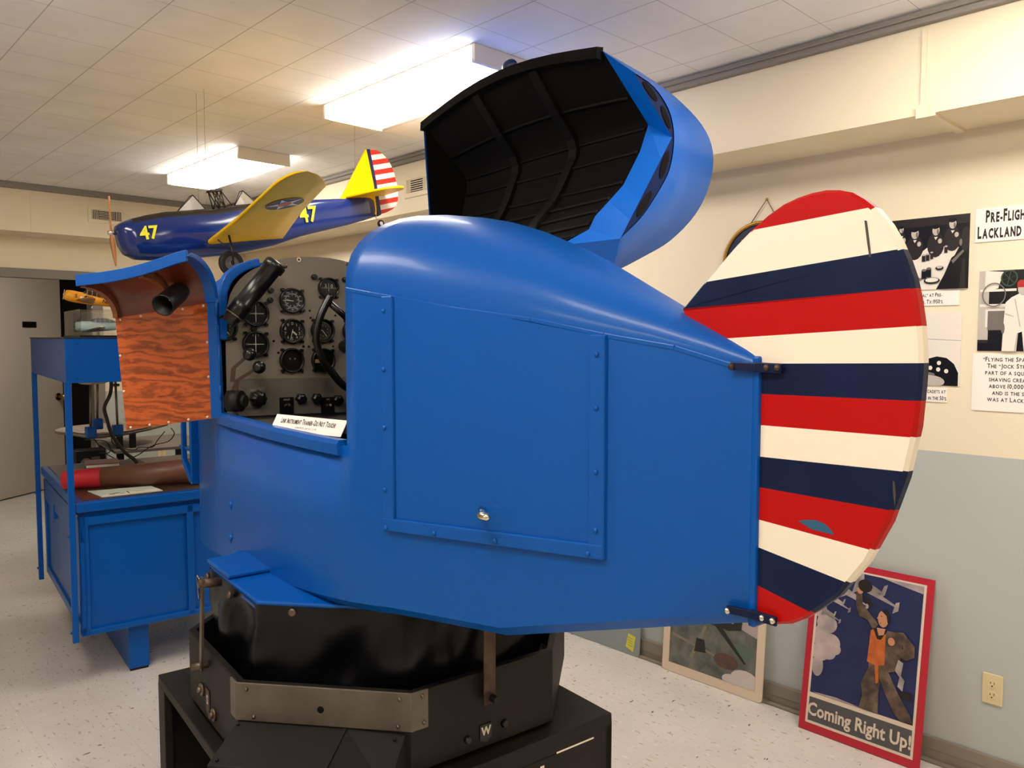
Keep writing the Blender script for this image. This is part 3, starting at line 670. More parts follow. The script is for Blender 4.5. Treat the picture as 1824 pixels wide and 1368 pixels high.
# cockpit door -----------------------------------------------------------------
E_U = V(.6018,.7986,0); E_N = V(-.7986,.6018,0)
TLp, TRp, BRp, BLp = V(.662,.619,1.693), V(.482,.381,1.742), V(.479,.377,1.37), V(.646,.599,1.332)
HT, HBm = V(.464,.357,1.745), V(.458,.349,1.372)
def up_curve(base, rise, off, t):
    s = t*PI/2; return base+V(0,0,rise*math.sin(s))+E_N*off*(1-math.cos(s))
def door_pt(u, t):   # u 0 at the hinge stile, 1 at the free edge; t 0..1 up the curve
    b = TRp+(TLp-TRp)*u; sag = -.012*math.sin(PI*max(0, u))*t
    return up_curve(b, .125-.018*u, .2, t)+V(0,0,sag)
dd = MB(); th = -E_N*.02
dd.add([TLp, TRp, BRp, BLp]+[q+th for q in (TLp, TRp, BRp, BLp)], [(0,1,2,3),(7,6,5,4),(0,4,5,1),(1,5,6,2),(2,6,7,3),(3,7,4,0)], [0,1,1,1,1,0])
cd = dd.build('cockpit_door', [PLY, BLUE], TR); cd['label'] = 'small open plywood cockpit door edged in blue'
m = MB(); nu, nt_ = 10, 12
out = lambda u, t: door_pt(u, t)+V(0,0,.014*math.sin(t*PI/2))-E_N*(.014)
for fn, mi in ((door_pt, 0), (out, 1)):
    m.loft([[fn(i/nu, j/nt_) for j in range(nt_+1)] for i in range(nu+1)], False, False, mi, True)
m.build('door_top', [WOODD, BLUE], cd, recalc=False)
m = MB()
for u in (.995, .42):
    m.loft([[door_pt(u, j/nt_), door_pt(u-.05, j/nt_), door_pt(u-.05, j/nt_)+E_N*.018*math.cos(j/nt_*1.5)-V(0,0,.022*math.sin(j/nt_*1.5)), door_pt(u, j/nt_)+E_N*.018*math.cos(j/nt_*1.5)-V(0,0,.022*math.sin(j/nt_*1.5))] for j in range(nt_+1)], True, True, 0, False)
m.build('door_rib', WOODR, cd)
m = MB()   # outer rail, hinge stile and its curved continuation
m.loft([[door_pt(u, 1)+V(0,0,.016), door_pt(u, 1)-V(0,0,.017), door_pt(u, 1)-V(0,0,.017)+E_N*.014, door_pt(u, 1)+V(0,0,.016)+E_N*.014] for u in [-.075+1.095*k/12 for k in range(13)]], True, True, 0, False)
side_u = lambda t, du: up_curve(TRp+(HT-TRp)*du, .125, .2, t)
m.loft([[side_u(t, -.12)+E_N*.012, side_u(t, 1.0)+E_N*.012, side_u(t, 1.0)-E_N*.012+V(0,0,.012), side_u(t, -.1)-E_N*.004] for t in [k/12 for k in range(13)]], True, True, 0, False)
q = [TRp, HT, HBm, BRp]; m.add([x+E_N*.006 for x in q]+[x-E_N*.02 for x in q], [(0,1,2,3),(7,6,5,4),(0,4,5,1),(1,5,6,2),(2,6,7,3),(3,7,4,0)])
m.build('door_edging', BLUE, cd, bevel=.003)
m = MB()
for t in (.02, .2, .4, .6, .8):
    for A_, B_, cnt in ((TLp, BLp, 1), (TRp, BRp, 1)): pass
pts = [TLp+(TRp-TLp)*t for t in (.04,.27,.5,.74,.97)]+[BLp+(BRp-BLp)*t for t in (.04,.27,.5,.74,.97)]+[TLp+(BLp-TLp)*t for t in (.33,.66)]+[TRp+(BRp-TRp)*t for t in (.33,.64)]
cen = (TLp+TRp+BLp+BRp)/4
for q in pts: MB().ball(q+(cen-q)*.035+E_N*.001, .0042, 0, 8, 5).build('door_screw', mat('pale_screw', (214,206,190), .4), cd)
m = MB()
for z0, z1 in ((1.70,1.757), (1.43,1.478)): MB().cyl(HT+(HBm-HT)*((1.745-z1)/.373)+E_N*.008, HT+(HBm-HT)*((1.745-z0)/.373)+E_N*.008, .005, n=10).build('hinge_barrel', BLUE, cd)
m.cyl(HT+(HBm-HT)*.2+E_N*.004, HT+(HBm-HT)*.85+E_N*.004, .0035, n=8); m.build('door_hinge', BLUE, cd)
m = MB(); p0, p1 = V(.475,.470,1.772), V(.405,.534,1.728); d = (p1-p0).normalized()
l_ = (p1-p0).length; m.lathe(p0, d, [(.012,-.025),(.026,-.02),(.030,0),(.032,.03),(.033,l_-.01),(.0345,l_),(.031,l_),(.028,l_-.06),(.006,l_-.075)], 24, 0); m.ball(p0+d*(l_-.05), .009, 1, 10, 7)
m.tube([p0, p0+V(.03,.0,.02)], .012, 8); m.build('reading_lamp', [mat('black_lamp_shade', (20,17,15), .45), CHROME], cd)
# belly platform, skirt, octagon, base ---------------------------------------------
RO8 = .439/2/math.sin(PI/8)
def octo(t, z, k0=0): return [V(RO8*t*math.cos(PI/8+k*PI/4), RO8*t*math.sin(PI/8+k*PI/4), z) for k in range(8)]
m = MB(); m.loft([octo(.89,.945), octo(.89,.97)], True, True, 0, False)
m.add([V(.02,.34,.972), V(.24,.34,.972), V(.22,.475,.972), V(.02,.475,.972), V(.02,.34,.984), V(.24,.34,.984), V(.22,.475,.984), V(.02,.475,.984)], [(3,2,1,0),(4,5,6,7),(0,1,5,4),(1,2,6,5),(2,3,7,6),(3,0,4,7)])
m.build('belly_platform', BLUE, TR, bevel=.004)
m = MB(); rings = []; NS = 18
import mathutils
def skirt_ring(t, z, amp, s):
    base = octo(t, z); out = []
    for k in range(8):
        for j in range(NS):
            f = j/NS; p = base[k].lerp(base[(k+1) % 8], f); ang = math.atan2(p.y, p.x); r = p.xy.length
            wv = amp*(math.sin(ang*9+s*7)*.5+math.sin(ang*5-s*5+1.3)*.6+.5*math.sin(ang*16+s*11)-.35*math.sin(f*PI))
            out.append(V(p.x*(1+wv/r), p.y*(1+wv/r), z))
    return out
for s in range(13):
    q = s/12; rings.append(skirt_ring(.895+.03*math.sin(q*PI)*.3-.035*q, .962-.30*q, .024*math.sin(min(1, q*1.25)*PI)**1 if q < .8 else .014, q*.55))
m.loft(rings, True, False, 0, True); m.build('bellows_skirt', VINYL, TR)
for a, p in ((.17,.484), (-.03,.484), (-.26,.402)):
    m = MB(); n_ = V(0,1,0) if p > .45 else V(-.707,.707,0); c = V(a,p,.945)+n_*.003; m.tube([c-n_*.004, c+n_*.004, c+n_*.006], [.011,.0105,.007], 14); m.build('snap_button', STEEL, TR)
m = MB(); z0, z1 = .585, .785
m.loft([octo(1,z0), octo(1,z1), octo(.962,z1), octo(.962,z0+.02)], True, False, 0, False); m.add(octo(1,z0), [tuple(range(8))[::-1]]); m.add(octo(.962,z0+.02), [tuple(range(8))])
m.build('octagon_housing', BLACK, TR, bevel=.003)
v1, v2, v3, v4 = [octo(1,0)[k] for k in (1,2,3,4)]     # local indices: port face 1-2, near diagonal 2-3, tail face 3-4
# grey plate wrapped round the near diagonal face
m = MB(); path = [v2.lerp(v1,.09), v2, v3, v3.lerp(v4,.1)]
nb = [V(0,1,0), V(-.3827,.9239,0), V(-.9239,.3827,0), V(-1,0,0)]
m.loft([[p+n*.0005+V(0,0,.692), p+n*.0065+V(0,0,.692), p+n*.0065+V(0,0,.787), p+n*.0005+V(0,0,.787)] for p, n in zip(path, nb)], True, True, 0, False)
dn = V(-.707,.707,0)
pl = m.build('corner_plate', PLATE, TR, bevel=.002)
for c in [v2.lerp(v3,t)+dn*.007+V(0,0,z) for t, z in ((.06,.772),(.1,.704),(.94,.772),(.93,.705))]+[v3.lerp(v4,t)+V(-.007,0,z) for t, z in ((.06,.775),(.07,.708))]:
    MB().ball(c, .005, 0, 8, 5).build('plate_screw', STEEL, pl)
c = v2.lerp(v3,.49)+dn*.006+V(0,0,.733); MB().cyl(c, c+dn*.0012, .0085, n=16).build('plate_hole', BLACKIN, pl)
# straps
m = MB(); c = V(-.548,.008,0); m.box((-.556,-.010,.708), (-.551,.026,.90), 0); m.box((-.556,-.010,.90), (-.551,.026,.985), 0); m.tube([V(-.53,.004,.725), V(-.575,.0,.722)], .010, 12, 1)
m.build('tie_strap', [RUST, BLACK], TR, bevel=.001)
m = MB(); m.bar((-.02,.553,1.00), (.03,.548,.735), .006, .02, (1,0,0)); m.tube([V(-.02,.505,.982), V(-.015,.562,.985)], .012, 12, 1); m.tube([V(.03,.525,.745), V(.045,.57,.742)], .009, 10, 0); m.tube([V(-.01,.556,.99), V(-.005,.562,1.005), V(.005,.556,.94)], .002, 6, 2)
m.build('tie_strap', [STEEL, RUST, CHROME], TR)
# W tag and bolts on the tail face, washers on the port face
m = MB(); fr = (V(-.5305,.0,0), V(0,-1,0), V(0,0,1), V(-1,0,0))
m.prism([(-.022,.607), (.0,.598), (.0,.598), (.014,.608), (.014,.645), (-.022,.645)][:2]+[(.014,.612), (.014,.646), (-.022,.646)], fr, .0, .002, 0)
m.text('W', .03, (V(-.5325,.004,.628), fr[1], fr[2], fr[3]), .0006, 1, .9, .0012); m.build('letter_tag', [BLACKB, mat('tag_white', (196,186,170), .6)], TR)
m = MB()
for p, z in ((-.055,.630),(.06,.622)): MB().tube([V(-.53,p,z), V(-.54,p,z)], [.012,.008], 6).build('housing_bolt', BLACKB, TR)
m = MB()
for a, z in ((.09,.655),(-.02,.625)):
    m = MB(); m.tube([V(a,.5305,z), V(a,.536,z)], [.018,.017], 16); m.ball(V(a,.538,z), .009, 0, 8, 6); m.build('housing_washer', STEEL, TR)
m = MB(); fr = (V(.035,.5305,.645), V(-1,0,0), V(0,0,1), V(0,1,0)); m.prism([(-.016,-.03), (0,-.042), (.016,-.03), (.016,.03), (-.016,.03)], fr, 0, .002, 0); m.text('S', .036, fr, .0026, 1, .9, .0012); m.build('letter_tag', [RUST, mat('tag_white', (196,186,170), .6)], TR)
# motor cover jutting out of the near diagonal face
m = MB(); A0 = v2.lerp(v3,.0)+V(0,0,.69); A1 = v2.lerp(v3,.63)+V(0,0,.69); A2 = v2.lerp(v3,.97)+V(0,0,.685)
dO = dn*.15+V(0,0,-.032)
B0, B1, B2 = A0+dO+(v2-v3).normalized()*.0, A1+dO, A2+dn*.15+V(0,0,-.055)
top = [A0, A1, A2, B2, B1, B0]; bot = [V(q.x, q.y, .2) for q in top]
m.add(top+bot, [(0,1,4,5), (1,2,3,4), (5,4,10,11), (4,3,9,10), (3,2,8,9), (2,1,7,8), (1,0,6,7), (0,5,11,6), (6,11,10,9,8,7)])
m.bar(A1, B1, .008, .006); 
for q in (A0.lerp(B0,.12)+(A1-A0)*.03, A0.lerp(B0,.9)+(A1-A0)*.06, A1.lerp(A2,.85)+dO*.15): m.ball(q+V(0,0,.002), .005, 0, 8, 5)
m.build('motor_cover', mat('grey_black_cover', (28,25,22), .6, spec=.3, var=(8,(20,18,16))), TR, bevel=.003)
# stationary base cabinet
m = MB(); x0, x1, y0, y1, zt = -.57, .475, -.405, .56, .57
m.box((x0,y0,zt-.03), (x1,y1,zt)); m.box((x0,y0,0), (x0+.025,y1,zt-.03)); m.box((x0,y0,0), (x1,y0+.025,zt-.03)); m.box((x1-.025,y0,0), (x1,y1,zt-.03))
m.box((x1-.07,y1-.025,0), (x1-.025,y1,zt-.03)); m.box((x0+.025,y1-.025,0), (x0+.45,y1,zt-.03)); m.box((x0,y1-.025,0), (x1,y1,.05)); m.box((x0+.03,y0+.03,.02), (x1-.03,y0+.05,zt-.03)); m.box((x0+.45,y1-.3,0), (x0+.47,y1-.025,zt-.03))
m.box((x0+.03,y1-.34,0), (x1-.03,y1-.3,zt-.03), 1)
bs = m.build('base_cabinet', [BLACK, BLACKIN], TR, bevel=.003)
m = MB(); f = lambda p, z: V(x0-.0008, p, z)
m.add([f(-.20,.522), f(-.335,.522), f(-.335,.517), f(-.20,.517)], [(0,1,2,3)], 0); m.add([f(.03,.519), f(-.20,.519), f(-.20,.517), f(.03,.517)], [(0,1,2,3)], 1); m.add([f(.045,.519), f(.03,.519), f(.03,.516), f(.045,.516)], [(0,1,2,3)], 0)
m.text('1', .06, (V(x0-.0008,-.15,.474), V(0,-1,0), V(0,0,1), V(-1,0,0)), .0005, 0, 1, .004)
m.build('white_marking', [mat('white_tape', (232,220,200), .6), BLACKIN], bs, recalc=False)
# sign card lying on the seat edge of the cockpit
m = MB(); Pq = [V(.02,.333,1.416), V(-.245,.245,1.414), V(-.255,.262,1.376), V(.012,.352,1.376)]
CARD = mat('white_card', (248, 240, 230), .6); INK = mat('black_ink', (36, 30, 28), .7); INKG = mat('grey_ink', (120, 108, 98), .7)
ex = (Pq[1]-Pq[0]).normalized(); ey = (Pq[0]-Pq[3]); ey = (ey-ex*ey.dot(ex)).normalized()
t = thing('notice_card', 'folded white notice card lying on the cockpit sill of the blue trainer', 'card', TW(-.115,.30,1.376), TYAW)
o_ = V(-.115,.30,1.376); fr = (Pq[3]-o_, ex, ey, ex.cross(ey))
if fr[3].y < 0: fr = (fr[0], fr[1], fr[2], -fr[3])
wd, ht = (Pq[1]-Pq[0]).length, .046
m = MB(); m.prism([(0,0), (wd,0), (wd+.004,ht), (.004,ht)], fr, 0, .0015, 0); back = (fr[0]+fr[2]*ht-fr[3]*0, fr[1], V(0,0,-1), fr[3])
m.add([fr[0]+fr[2]*ht, fr[0]+fr[1]*wd+fr[2]*ht, fr[0]+fr[1]*wd-V(0,.035,-.004), fr[0]-V(0,.035,-.004)], [(0,1,2,3)])
cen = fr[0]+fr[1]*wd*.5+fr[2]*ht
m.caps('Link Instrument Trainer–Do Not Touch!', .0215, (cen-fr[2]*.017, fr[1], fr[2], fr[3]), .0022, 1, .5, .0004)
m.text('DONATED BY  LINK CO.  U.S. AIR', .007, (cen-fr[2]*.034, fr[1], fr[2], fr[3]), .0022, 2, .8)
m.build('folded_card', [CARD, INK, INKG], t, recalc=False)

# ------------------------------------------------------------------ hanging model aeroplane
PY, PP, PR_ = 3.147, .175, .03
RM = Matrix.Rotation(PY, 4, 'Z') @ Matrix.Rotation(PP, 4, 'Y') @ Matrix.Rotation(PR_, 4, 'X')
S = .165; PLOC = V(1.109, 3.518, 2.065)
mp = thing('model_aeroplane', 'blue and yellow low-wing model aeroplane numbered 47 hanging on wires', 'model aeroplane', mx=Matrix.Translation(PLOC) @ RM)
def A(x, y, z): return V(-x*S, y*S, z*S)
PB = mat('model_blue', (16, 40, 104), .12, coat=.4); PYL = mat('model_yellow', (250, 196, 0), .3, spec=.2, bump=(5,.35,.02)); PBK = mat('model_black', (30,26,22), .5)
PRED = mat('model_red', (204,44,34), .35); PWH = mat('model_white', (238,228,212), .35); PNV = mat('model_navy', (26,28,70), .35); TAN = mat('propeller_wood', (196,132,84), .35)
FS = [(-.06,.10,.10,-.14),(-.02,.26,.19,-.36),(.08,.38,.25,-.56),(.3,.46,.32,-.7),(.7,.5,.39,-.77),(1.2,.52,.44,-.80),(1.9,.52,.43,-.83),(2.5,.51,.42,-.84),(2.9,.5,.46,-.83),(3.4,.47,.5,-.80),(4.05,.42,.47,-.74),(5.0,.33,.51,-.55),(5.65,.27,.52,-.46),(6.66,.17,.5,-.34),(7.4,.09,.5,-.22),(7.9,.035,.5,-.12)]
m = MB(); NR = 28; rings = []
for x, wv, zt, zb in FS:
    r = []
    for k in range(NR):
        t = 2*PI*k/NR; c, s = math.cos(t), math.sin(t); ee = 2/3.
        r.append(A(x, wv*math.copysign(abs(c)**ee, c), (zt+zb)/2+(zt-zb)/2*math.copysign(abs(s)**ee, s)))
    rings.append(r)
for i in range(len(rings)-1):
    for k in range(NR):
        k2 = (k+1) % NR; top = 3 <= k <= 10
        m.add([rings[i][k], rings[i][k2], rings[i+1][k2], rings[i+1][k]], [(0,1,2,3)], 1 if top and .25 < FS[i][0] < 4.0 else 0, True)
m.add(rings[0], [tuple(range(NR))]); m.add(rings[-1], [tuple(range(NR))[::-1]])
fz = m.build('fuselage', [PB, PBK], mp); fz['label'] = 'glossy blue fuselage with black deck'
YEL = mat('yellow_number', (232,222,40), .4)
fr = (A(.56,.535,-.11), V(-1,0,0)*-1, V(0,0,1), V(0,1,0)); fr = (A(.56,.535,-.11), A(1,0,0).normalized(), V(0,0,1), V(0,1,0))
m = MB().text('47', .075, fr, 0, 0, 1., .002); m.build('number', YEL, fz, recalc=False)
fr = (A(5.27,.345,.06), A(1,0,.0).normalized(), V(0,0,1), A(1,0,0).cross(V(0,0,1)).normalized()); ex_ = A(5.65,.285,.05)-A(4.9,.345,.05); fr = (A(5.27,.345,.05), ex_.normalized(), V(0,0,1), V(0,1,0))
m = MB().text('47', .105, fr, 0, 0, .95, .002); m.build('number', YEL, fz, recalc=False)
# wing
LEt = [(0,2.05),(.5,2.03),(2.66,1.86),(4.79,1.6),(5.6,1.5),(6.0,1.52),(6.25,1.62),(6.38,1.8)]
TEt = [(0,4.45),(.5,4.25),(3.25,3.4),(4.6,3.08),(5.24,2.93),(5.67,2.65),(6.14,2.21),(6.38,1.85)]
for sg, lab in ((1, None), (-1, None)):
    m = MB(); rings = []
    for y in [0,.5,1.2,2,2.66,3.25,4,4.6,5.0,5.24,5.6,5.85,6.0,6.14,6.25,6.33,6.38]:
        x0 = interp(y, LEt); x1 = interp(y, TEt); ch = x1-x0; thk = .13*ch if y < 6 else .13*ch; zz = -.6+(.147 if sg > 0 else .03)*y; x0 += 0 if sg > 0 else .22*y; r = []
        for f_, h in ((0,.25),(.01,.05),(.05,0),(.15,0),(.4,0),(.75,0),(1,0),(1,.02),(.75,.45),(.5,.8),(.3,1),(.15,.9),(.05,.6),(.01,.4)):
            r.append(A(x0+ch*f_, sg*y, zz+thk*h))
        rings.append(r)
    m.loft(rings, True, True, 0, True); wg = m.build('wing', PYL, mp)
    cx_, cy_ = 2.5, 4.02
    fr = (A(0,0,0), A(1,0,0).normalized(), A(0,sg,.147).normalized(), V(0,0,-1)); m = MB()
    P_ = lambda L, z: [A(x+(0 if sg > 0 else .22*y), sg*y, -.6+(.147 if sg > 0 else .03)*y-z) for x, y in L]
    for L, z, c in ((ell(cx_,cy_,.46,.46,32), .012, 0), (star(cx_,cy_,.45,PI), .018, 1), (ell(cx_,cy_,.16,.16,20), .024, 2)): m.add(P_(L, z), [tuple(range(len(L)))], c)
    m.build('roundel', [PNV, PWH, PRED], wg, recalc=False)
    m = MB(); c = A(2.13, sg*1.4, -1.13); ax_ = V(0,1,0)
    rr_ = [(.19,-.07),(.30,-.075),(.325,-.04),(.325,.04),(.30,.075),(.19,.07)]
    m.loft([[c+V(S*q*math.cos(2*PI*k/28), S*h, S*q*math.sin(2*PI*k/28)) for k in range(28)] for q, h in rr_], True, False, 0, True)
    m.cyl(c-ax_*S*.05, c+ax_*S*.05, S*.2, n=24, mi=1); m.cyl(c-ax_*S*.08, c+ax_*S*.08, S*.06, n=14, mi=2)
    m.build('wheel', [mat('tyre_rubber', (28,24,22), .6), mat('hub_grey', (126,118,110), .35,.6), CHROME], mp)
    m = MB().tube([A(2.13,sg*1.52,-1.13), A(2.13,sg*1.62,-.85), A(2.22,sg*1.4,-.42)], S*.03, 8).tube([A(2.13,sg*1.62,-.85), A(1.85,sg*1.5,-.5)], S*.02, 6); m.cyl(A(2.13,sg*1.4,-1.13), A(2.13,sg*1.55,-1.13), S*.025, n=8); m.build('landing_strut', BLACKB, mp)
FT = (V(0,0,0), A(1,0,0).normalized(), V(0,0,1), V(0,1,0))
def AP2(L): return [(x*S, z*S) for x, z in L]
m = MB().prism(AP2([(6.55,.46),(6.72,.55),(7.91,1.97),(8.0,1.97),(8.0,.5),(7.9,-.1),(7.3,.3)]), FT, -.006, .006); m.build('tail_fin', PYL, mp, bevel=.002)
m = MB().prism(AP2([(7.93,1.975),(8.06,1.975),(8.1,1.0),(8.08,-.08),(7.93,-.13),(7.98,.9)]), FT, -.0072, .0072); m.build('fin_edge', PNV, mp)
ro = AP2([(8.05,1.96),(8.3,1.95),(8.5,1.86),(8.68,1.68),(8.8,1.46),(8.88,1.2),(8.91,.85),(8.9,.55),(8.84,.33),(8.74,.16),(8.55,.05),(8.3,-.03),(8.05,-.07)])
cz = [(8*S, (1.96-.157*k)*S-.004, 9*S, (1.96-.157*k)*S+.012) for k in range(1, 13)]
striped('tail_rudder', ro, .003, .005, cz, [0,1]*7, [PRED, PWH], mp, FT)
for sg in (1, -1):
    fr = (A(0,0,.5), A(1,0,0).normalized(), V(0,sg,0), V(0,0,1))
    m = MB().prism([(x*S, y*S) for x, y in [(6.85,.0),(7.0,.7),(7.16,1.35),(7.28,1.6),(7.45,1.72),(7.75,1.72),(8.0,1.55),(8.2,1.25),(8.34,.0)]], fr, 0, .011); m.build('stabiliser', PYL, mp, bevel=.003)
m = MB(); c = A(8.02,0,-.36); m.loft([[c+V(S*q*math.cos(2*PI*k/20), S*h, S*q*math.sin(2*PI*k/20)) for k in range(20)] for q, h in ((.05,-.04),(.11,-.04),(.12,0),(.11,.04),(.05,.04))], True, False, 0, True); m.cyl(c-V(0,S*.045,0), c+V(0,S*.045,0), S*.06, n=14, mi=1); m.tube([c, A(7.85,0,-.12)], S*.02, 6, 2); m.build('tail_wheel', [BLACKB, PWH, CHROME], mp)
m = MB(); hub = A(-.16,.16-.16,.03); m.cyl(A(-.02,0,.03), A(-.24,0,.03), S*.07, S*.05, 14, 1)
for tip in (A(-.14,.34,.88), A(-.14,-.26,-.78)):
    h0 = A(-.16,0,.03); d = tip-h0; u = d.normalized(); sd = u.cross(V(1,0,0)).normalized()
    m.loft([[h0+d*f+sd*wv*S+V(.004,0,0)*q, h0+d*f+V(-.004,0,0), h0+d*f-sd*wv*S-V(.004,0,0)*q, h0+d*f+V(.004,0,0)] for f, wv, q in ((0,.05,0),(.2,.07,1.5),(.45,.11,1),(.75,.09,.6),(.95,.05,.3),(1,.015,0))], True, True, 0, True)
m.build('propeller', [TAN, CHROME], mp)
GL = mat('clear_pane', (226,224,216), .1, alpha=.55)
for x0, x1, xa, zb, za in ((1.6,2.22,2.06,.44,.83), (3.22,3.72,3.5,.5,.88)):
    pts_ = {}
    f0, f1, f2 = A(x0,0,zb), A(x1,.34,zb-.03), A(x1,-.34,zb-.03); ap_ = A(xa,.1,za); ap2 = A(xa,-.1,za)
    m = MB().add([f0,f1,ap_,ap2,f2], [(0,1,2),(0,2,3),(0,3,4)]); ws = m.build('windscreen', GL, mp, recalc=False)
    m = MB()
    for a_, b_ in ((f0,f1),(f1,ap_),(f0,ap_),(ap_,ap2),(ap2,f2),(f0,f2),(f0,ap2)): m.tube([a_, b_], .0022, 6)
    m.build('windscreen_frame', PBK, ws)
m = MB()
for sg in (1,-1):
    t0, t1 = A(2.6,sg*.12,.92), A(2.84,sg*.12,.92); b0, b1, b2 = A(2.68,sg*.2,.42), A(2.85,sg*.2,.44), A(3.05,sg*.2,.48)
    for a_, b_ in ((t0,b0),(t1,b2),(t0,b1),(t1,b1),(t0,t1),(t1,b0)): m.tube([a_, b_], .0026, 6)
m.box(A(2.56,.16,.9), A(2.88,-.16,.95)); m.build('turnover_truss', PBK, mp)
WIRE = mat('suspension_wire', (150,130,100), .5)
inv = (Matrix.Translation(PLOC) @ RM).inverted()
for q in (A(2.3,.2,.38), A(2.3,-.3,.40), A(7.4,0,1.35)):
    wq = (Matrix.Translation(PLOC) @ RM) @ q; m = MB().tube([q, inv @ V(wq.x, wq.y, ZC-.002)], .0009, 5); m.build('suspension_wire', WIRE, mp)

# ------------------------------------------------------------------ instructor's desk (in the trainer's axes)
DK = TW(2.55, .31)
DO = V(2.55,.31,0)
dk = thing('instructor_desk', 'tall blue instructor desk with four posts and a boxed canopy, left of the trainer', 'desk', DK, TYAW)
def dl(a, p, z): return V(a, p, z)-DO
d0, d1, pl_, pr_ = 1.93, 3.22, .565, -.42
def dbox(m, a0, p0, z0, a1, p1, z1, mi=0): return m.box(dl(a0,p0,z0), dl(a1,p1,z1), mi)
m = MB(); dbox(m, d0+.02, pr_+.012, .25, d1-.02, pl_-.012, .83); m.build('carcass', BLUE, dk)
m = MB()
for p0, p1, z0, z1 in ((pl_-.037,pl_,.245,.80),(.06,.092,.245,.80),(pr_,pr_+.032,.245,.80),(pr_,pl_,.76,.80),(pr_,pl_,.245,.266)): dbox(m, d0, p0, z0, d0+.025, p1, z1)
m.build('end_frame', BLUE, dk, bevel=.004)
m = MB()
for a0, a1, z0, z1 in ((d0,d0+.04,.245,.80),(d1-.04,d1,.245,.80),(d0,d1,.68,.80),(d0,d1,.245,.285)): dbox(m, a0, pl_-.02, z0, a1, pl_, z1)
dbox(m, 2.78, pl_-.02, .64, 2.81, pl_+.006, .72)
m.build('side_frame', BLUE, dk, bevel=.004)
m = MB(); dbox(m, d0-.012, pr_-.012, .825, d1, pl_+.012, .872)
m.build('desk_top', BLUE, dk, bevel=.006)
m = MB(); dbox(m, d0+.03, pr_+.02, .8722, d1-.03, pl_-.02, .876); m.build('work_surface', mat('brown_desk_surface', (92,66,50), .3, var=(5,(70,48,36))), dk)
for a, p in ((d0,pl_+.016), (d1,pl_+.016), (d1,pr_-.0), (d0,pr_-.0)):
    m = MB(); z0 = .222 if a == d0 else .2
    dbox(m, a-.014, p-.0, z0, a+.014, p+.026, 1.43); 
    if p > .3: m.ball(dl(a-.002,p+.028,.27), .007); m.ball(dl(a-.002,p+.028,.72), .007)
    m.build('post', BLUE, dk, bevel=.002)
m = MB(); dbox(m, d0-.016, -.45, 1.425, d1+.05, .602, 1.628); cb = m.build('canopy_box', BLUE, dk, bevel=.003)
m = MB()
for p, z in ((.553,1.604),(.557,1.448)):
    for dp in (0, .02): MB().ball(dl(d0-.017,p-dp,z), .0055, 0, 8, 5).build('canopy_screw', BLUE, cb)
m = MB(); dbox(m, d0-.02, -.454, 1.628, d1+.054, .606, 1.634); m.build('canopy_lid', mat('dark_lid', (34,34,44), .4), dk)
m = MB(); dbox(m, 1.99, .268, .012, 3.1, .36, .25, 0); dbox(m, 1.995, .272, .0, 3.1, .356, .012, 1); m.build('skid_beam', [BLUE, BLACKB], dk, bevel=.003)

# things on the desk
ZD = .8763
def dworld(a, p, z): return TW(a, p, z)
m = MB(); p0 = TW(2.31,.572,ZD+.0455); p1 = TW(2.04,-.10,ZD+.072)
dd_ = (p1-p0)
m.tube([p0-dd_*.01, p0, p0+dd_*.235], [.036,.045,.050], 32, 1); m.tube([p0+dd_*.235, p0+dd_*.2351, p0+dd_*.6, p1], [.050,.0508,.0605,.0715], 32, 0)
tag(m.build('cone_roll', [mat('brown_leather_cover', (104,66,48), .38, bump=(30,.1,.002)), mat('red_fabric_end', (186,26,40), .6)]), 'long tapering brown roll with a red end lying on the blue desk', 'roll')
PAPER = mat('pale_green_paper', (206,212,190), .7); PAPW = mat('white_paper', (232,224,206), .7)
m = MB(); q = [TW(2.19,.45,ZD), TW(2.13,.17,ZD), TW(1.975,.19,ZD), TW(1.975,.46,ZD)]; ex = (q[2]-q[3]).normalized(); ey = V(0,0,1).cross(ex); fr = (q[3], ex, ey, V(0,0,1))
m.prism([(0,0),(.27,0),(.25,.16),(-.03,.2)], fr, .0005, .0035, 0); m.prism([(.0,.005),(.26,.005),(.26,.06),(.02,.06)], fr, .0036, .0040, 1)
for x, y, rx, ry in ((.05,.04,.014,.01),(.075,.055,.016,.008),(.095,.035,.012,.006)): m.poly(ell(x,y,rx,ry,10), fr, .0045, 2)
m.text('Maps', .02, (fr[0]+ex*.17+ey*.05, ex, ey, V(0,0,1)), .0045, 2) if False else m.poly([(.155,.045),(.2,.05),(.2,.054),(.155,.05)], fr, .0045, 2)
m.poly([(.12,.02),(.125,.02),(.125,.08),(.12,.08)], fr, .0045, 2)
tag(m.build('paper_sheet', [PAPER, PAPW, INK]), 'pale green printed sheet on the front edge of the blue desk', 'paper')
m = MB(); fr = (TW(2.92,.37,ZD), -TP, TA, V(0,0,1)); m.prism([(-.08,-.06),(.3,-.07),(.29,.15),(-.07,.16)], fr, 0, .012)
tag(m.build('folder', mat('dark_grey_folder', (66,58,52), .6)), 'dark grey folder under the maroon book on the desk', 'folder')
m = MB(); fr = (TW(2.86,.395,ZD+.0125), -TP, TA, V(0,0,1)); m.prism([(0,0),(.175,-.02),(.195,.17),(.02,.19)], fr, 0, .003, 0); m.prism([(.004,.004),(.172,-.014),(.19,.165),(.024,.184)], fr, .003, .019, 1); m.prism([(0,0),(.175,-.02),(.195,.17),(.02,.19)], fr, .019, .022, 0)
tag(m.build('book', [mat('maroon_book_cover', (112,44,40), .5), PAPW]), 'maroon hardback book lying on a dark folder on the desk', 'book')
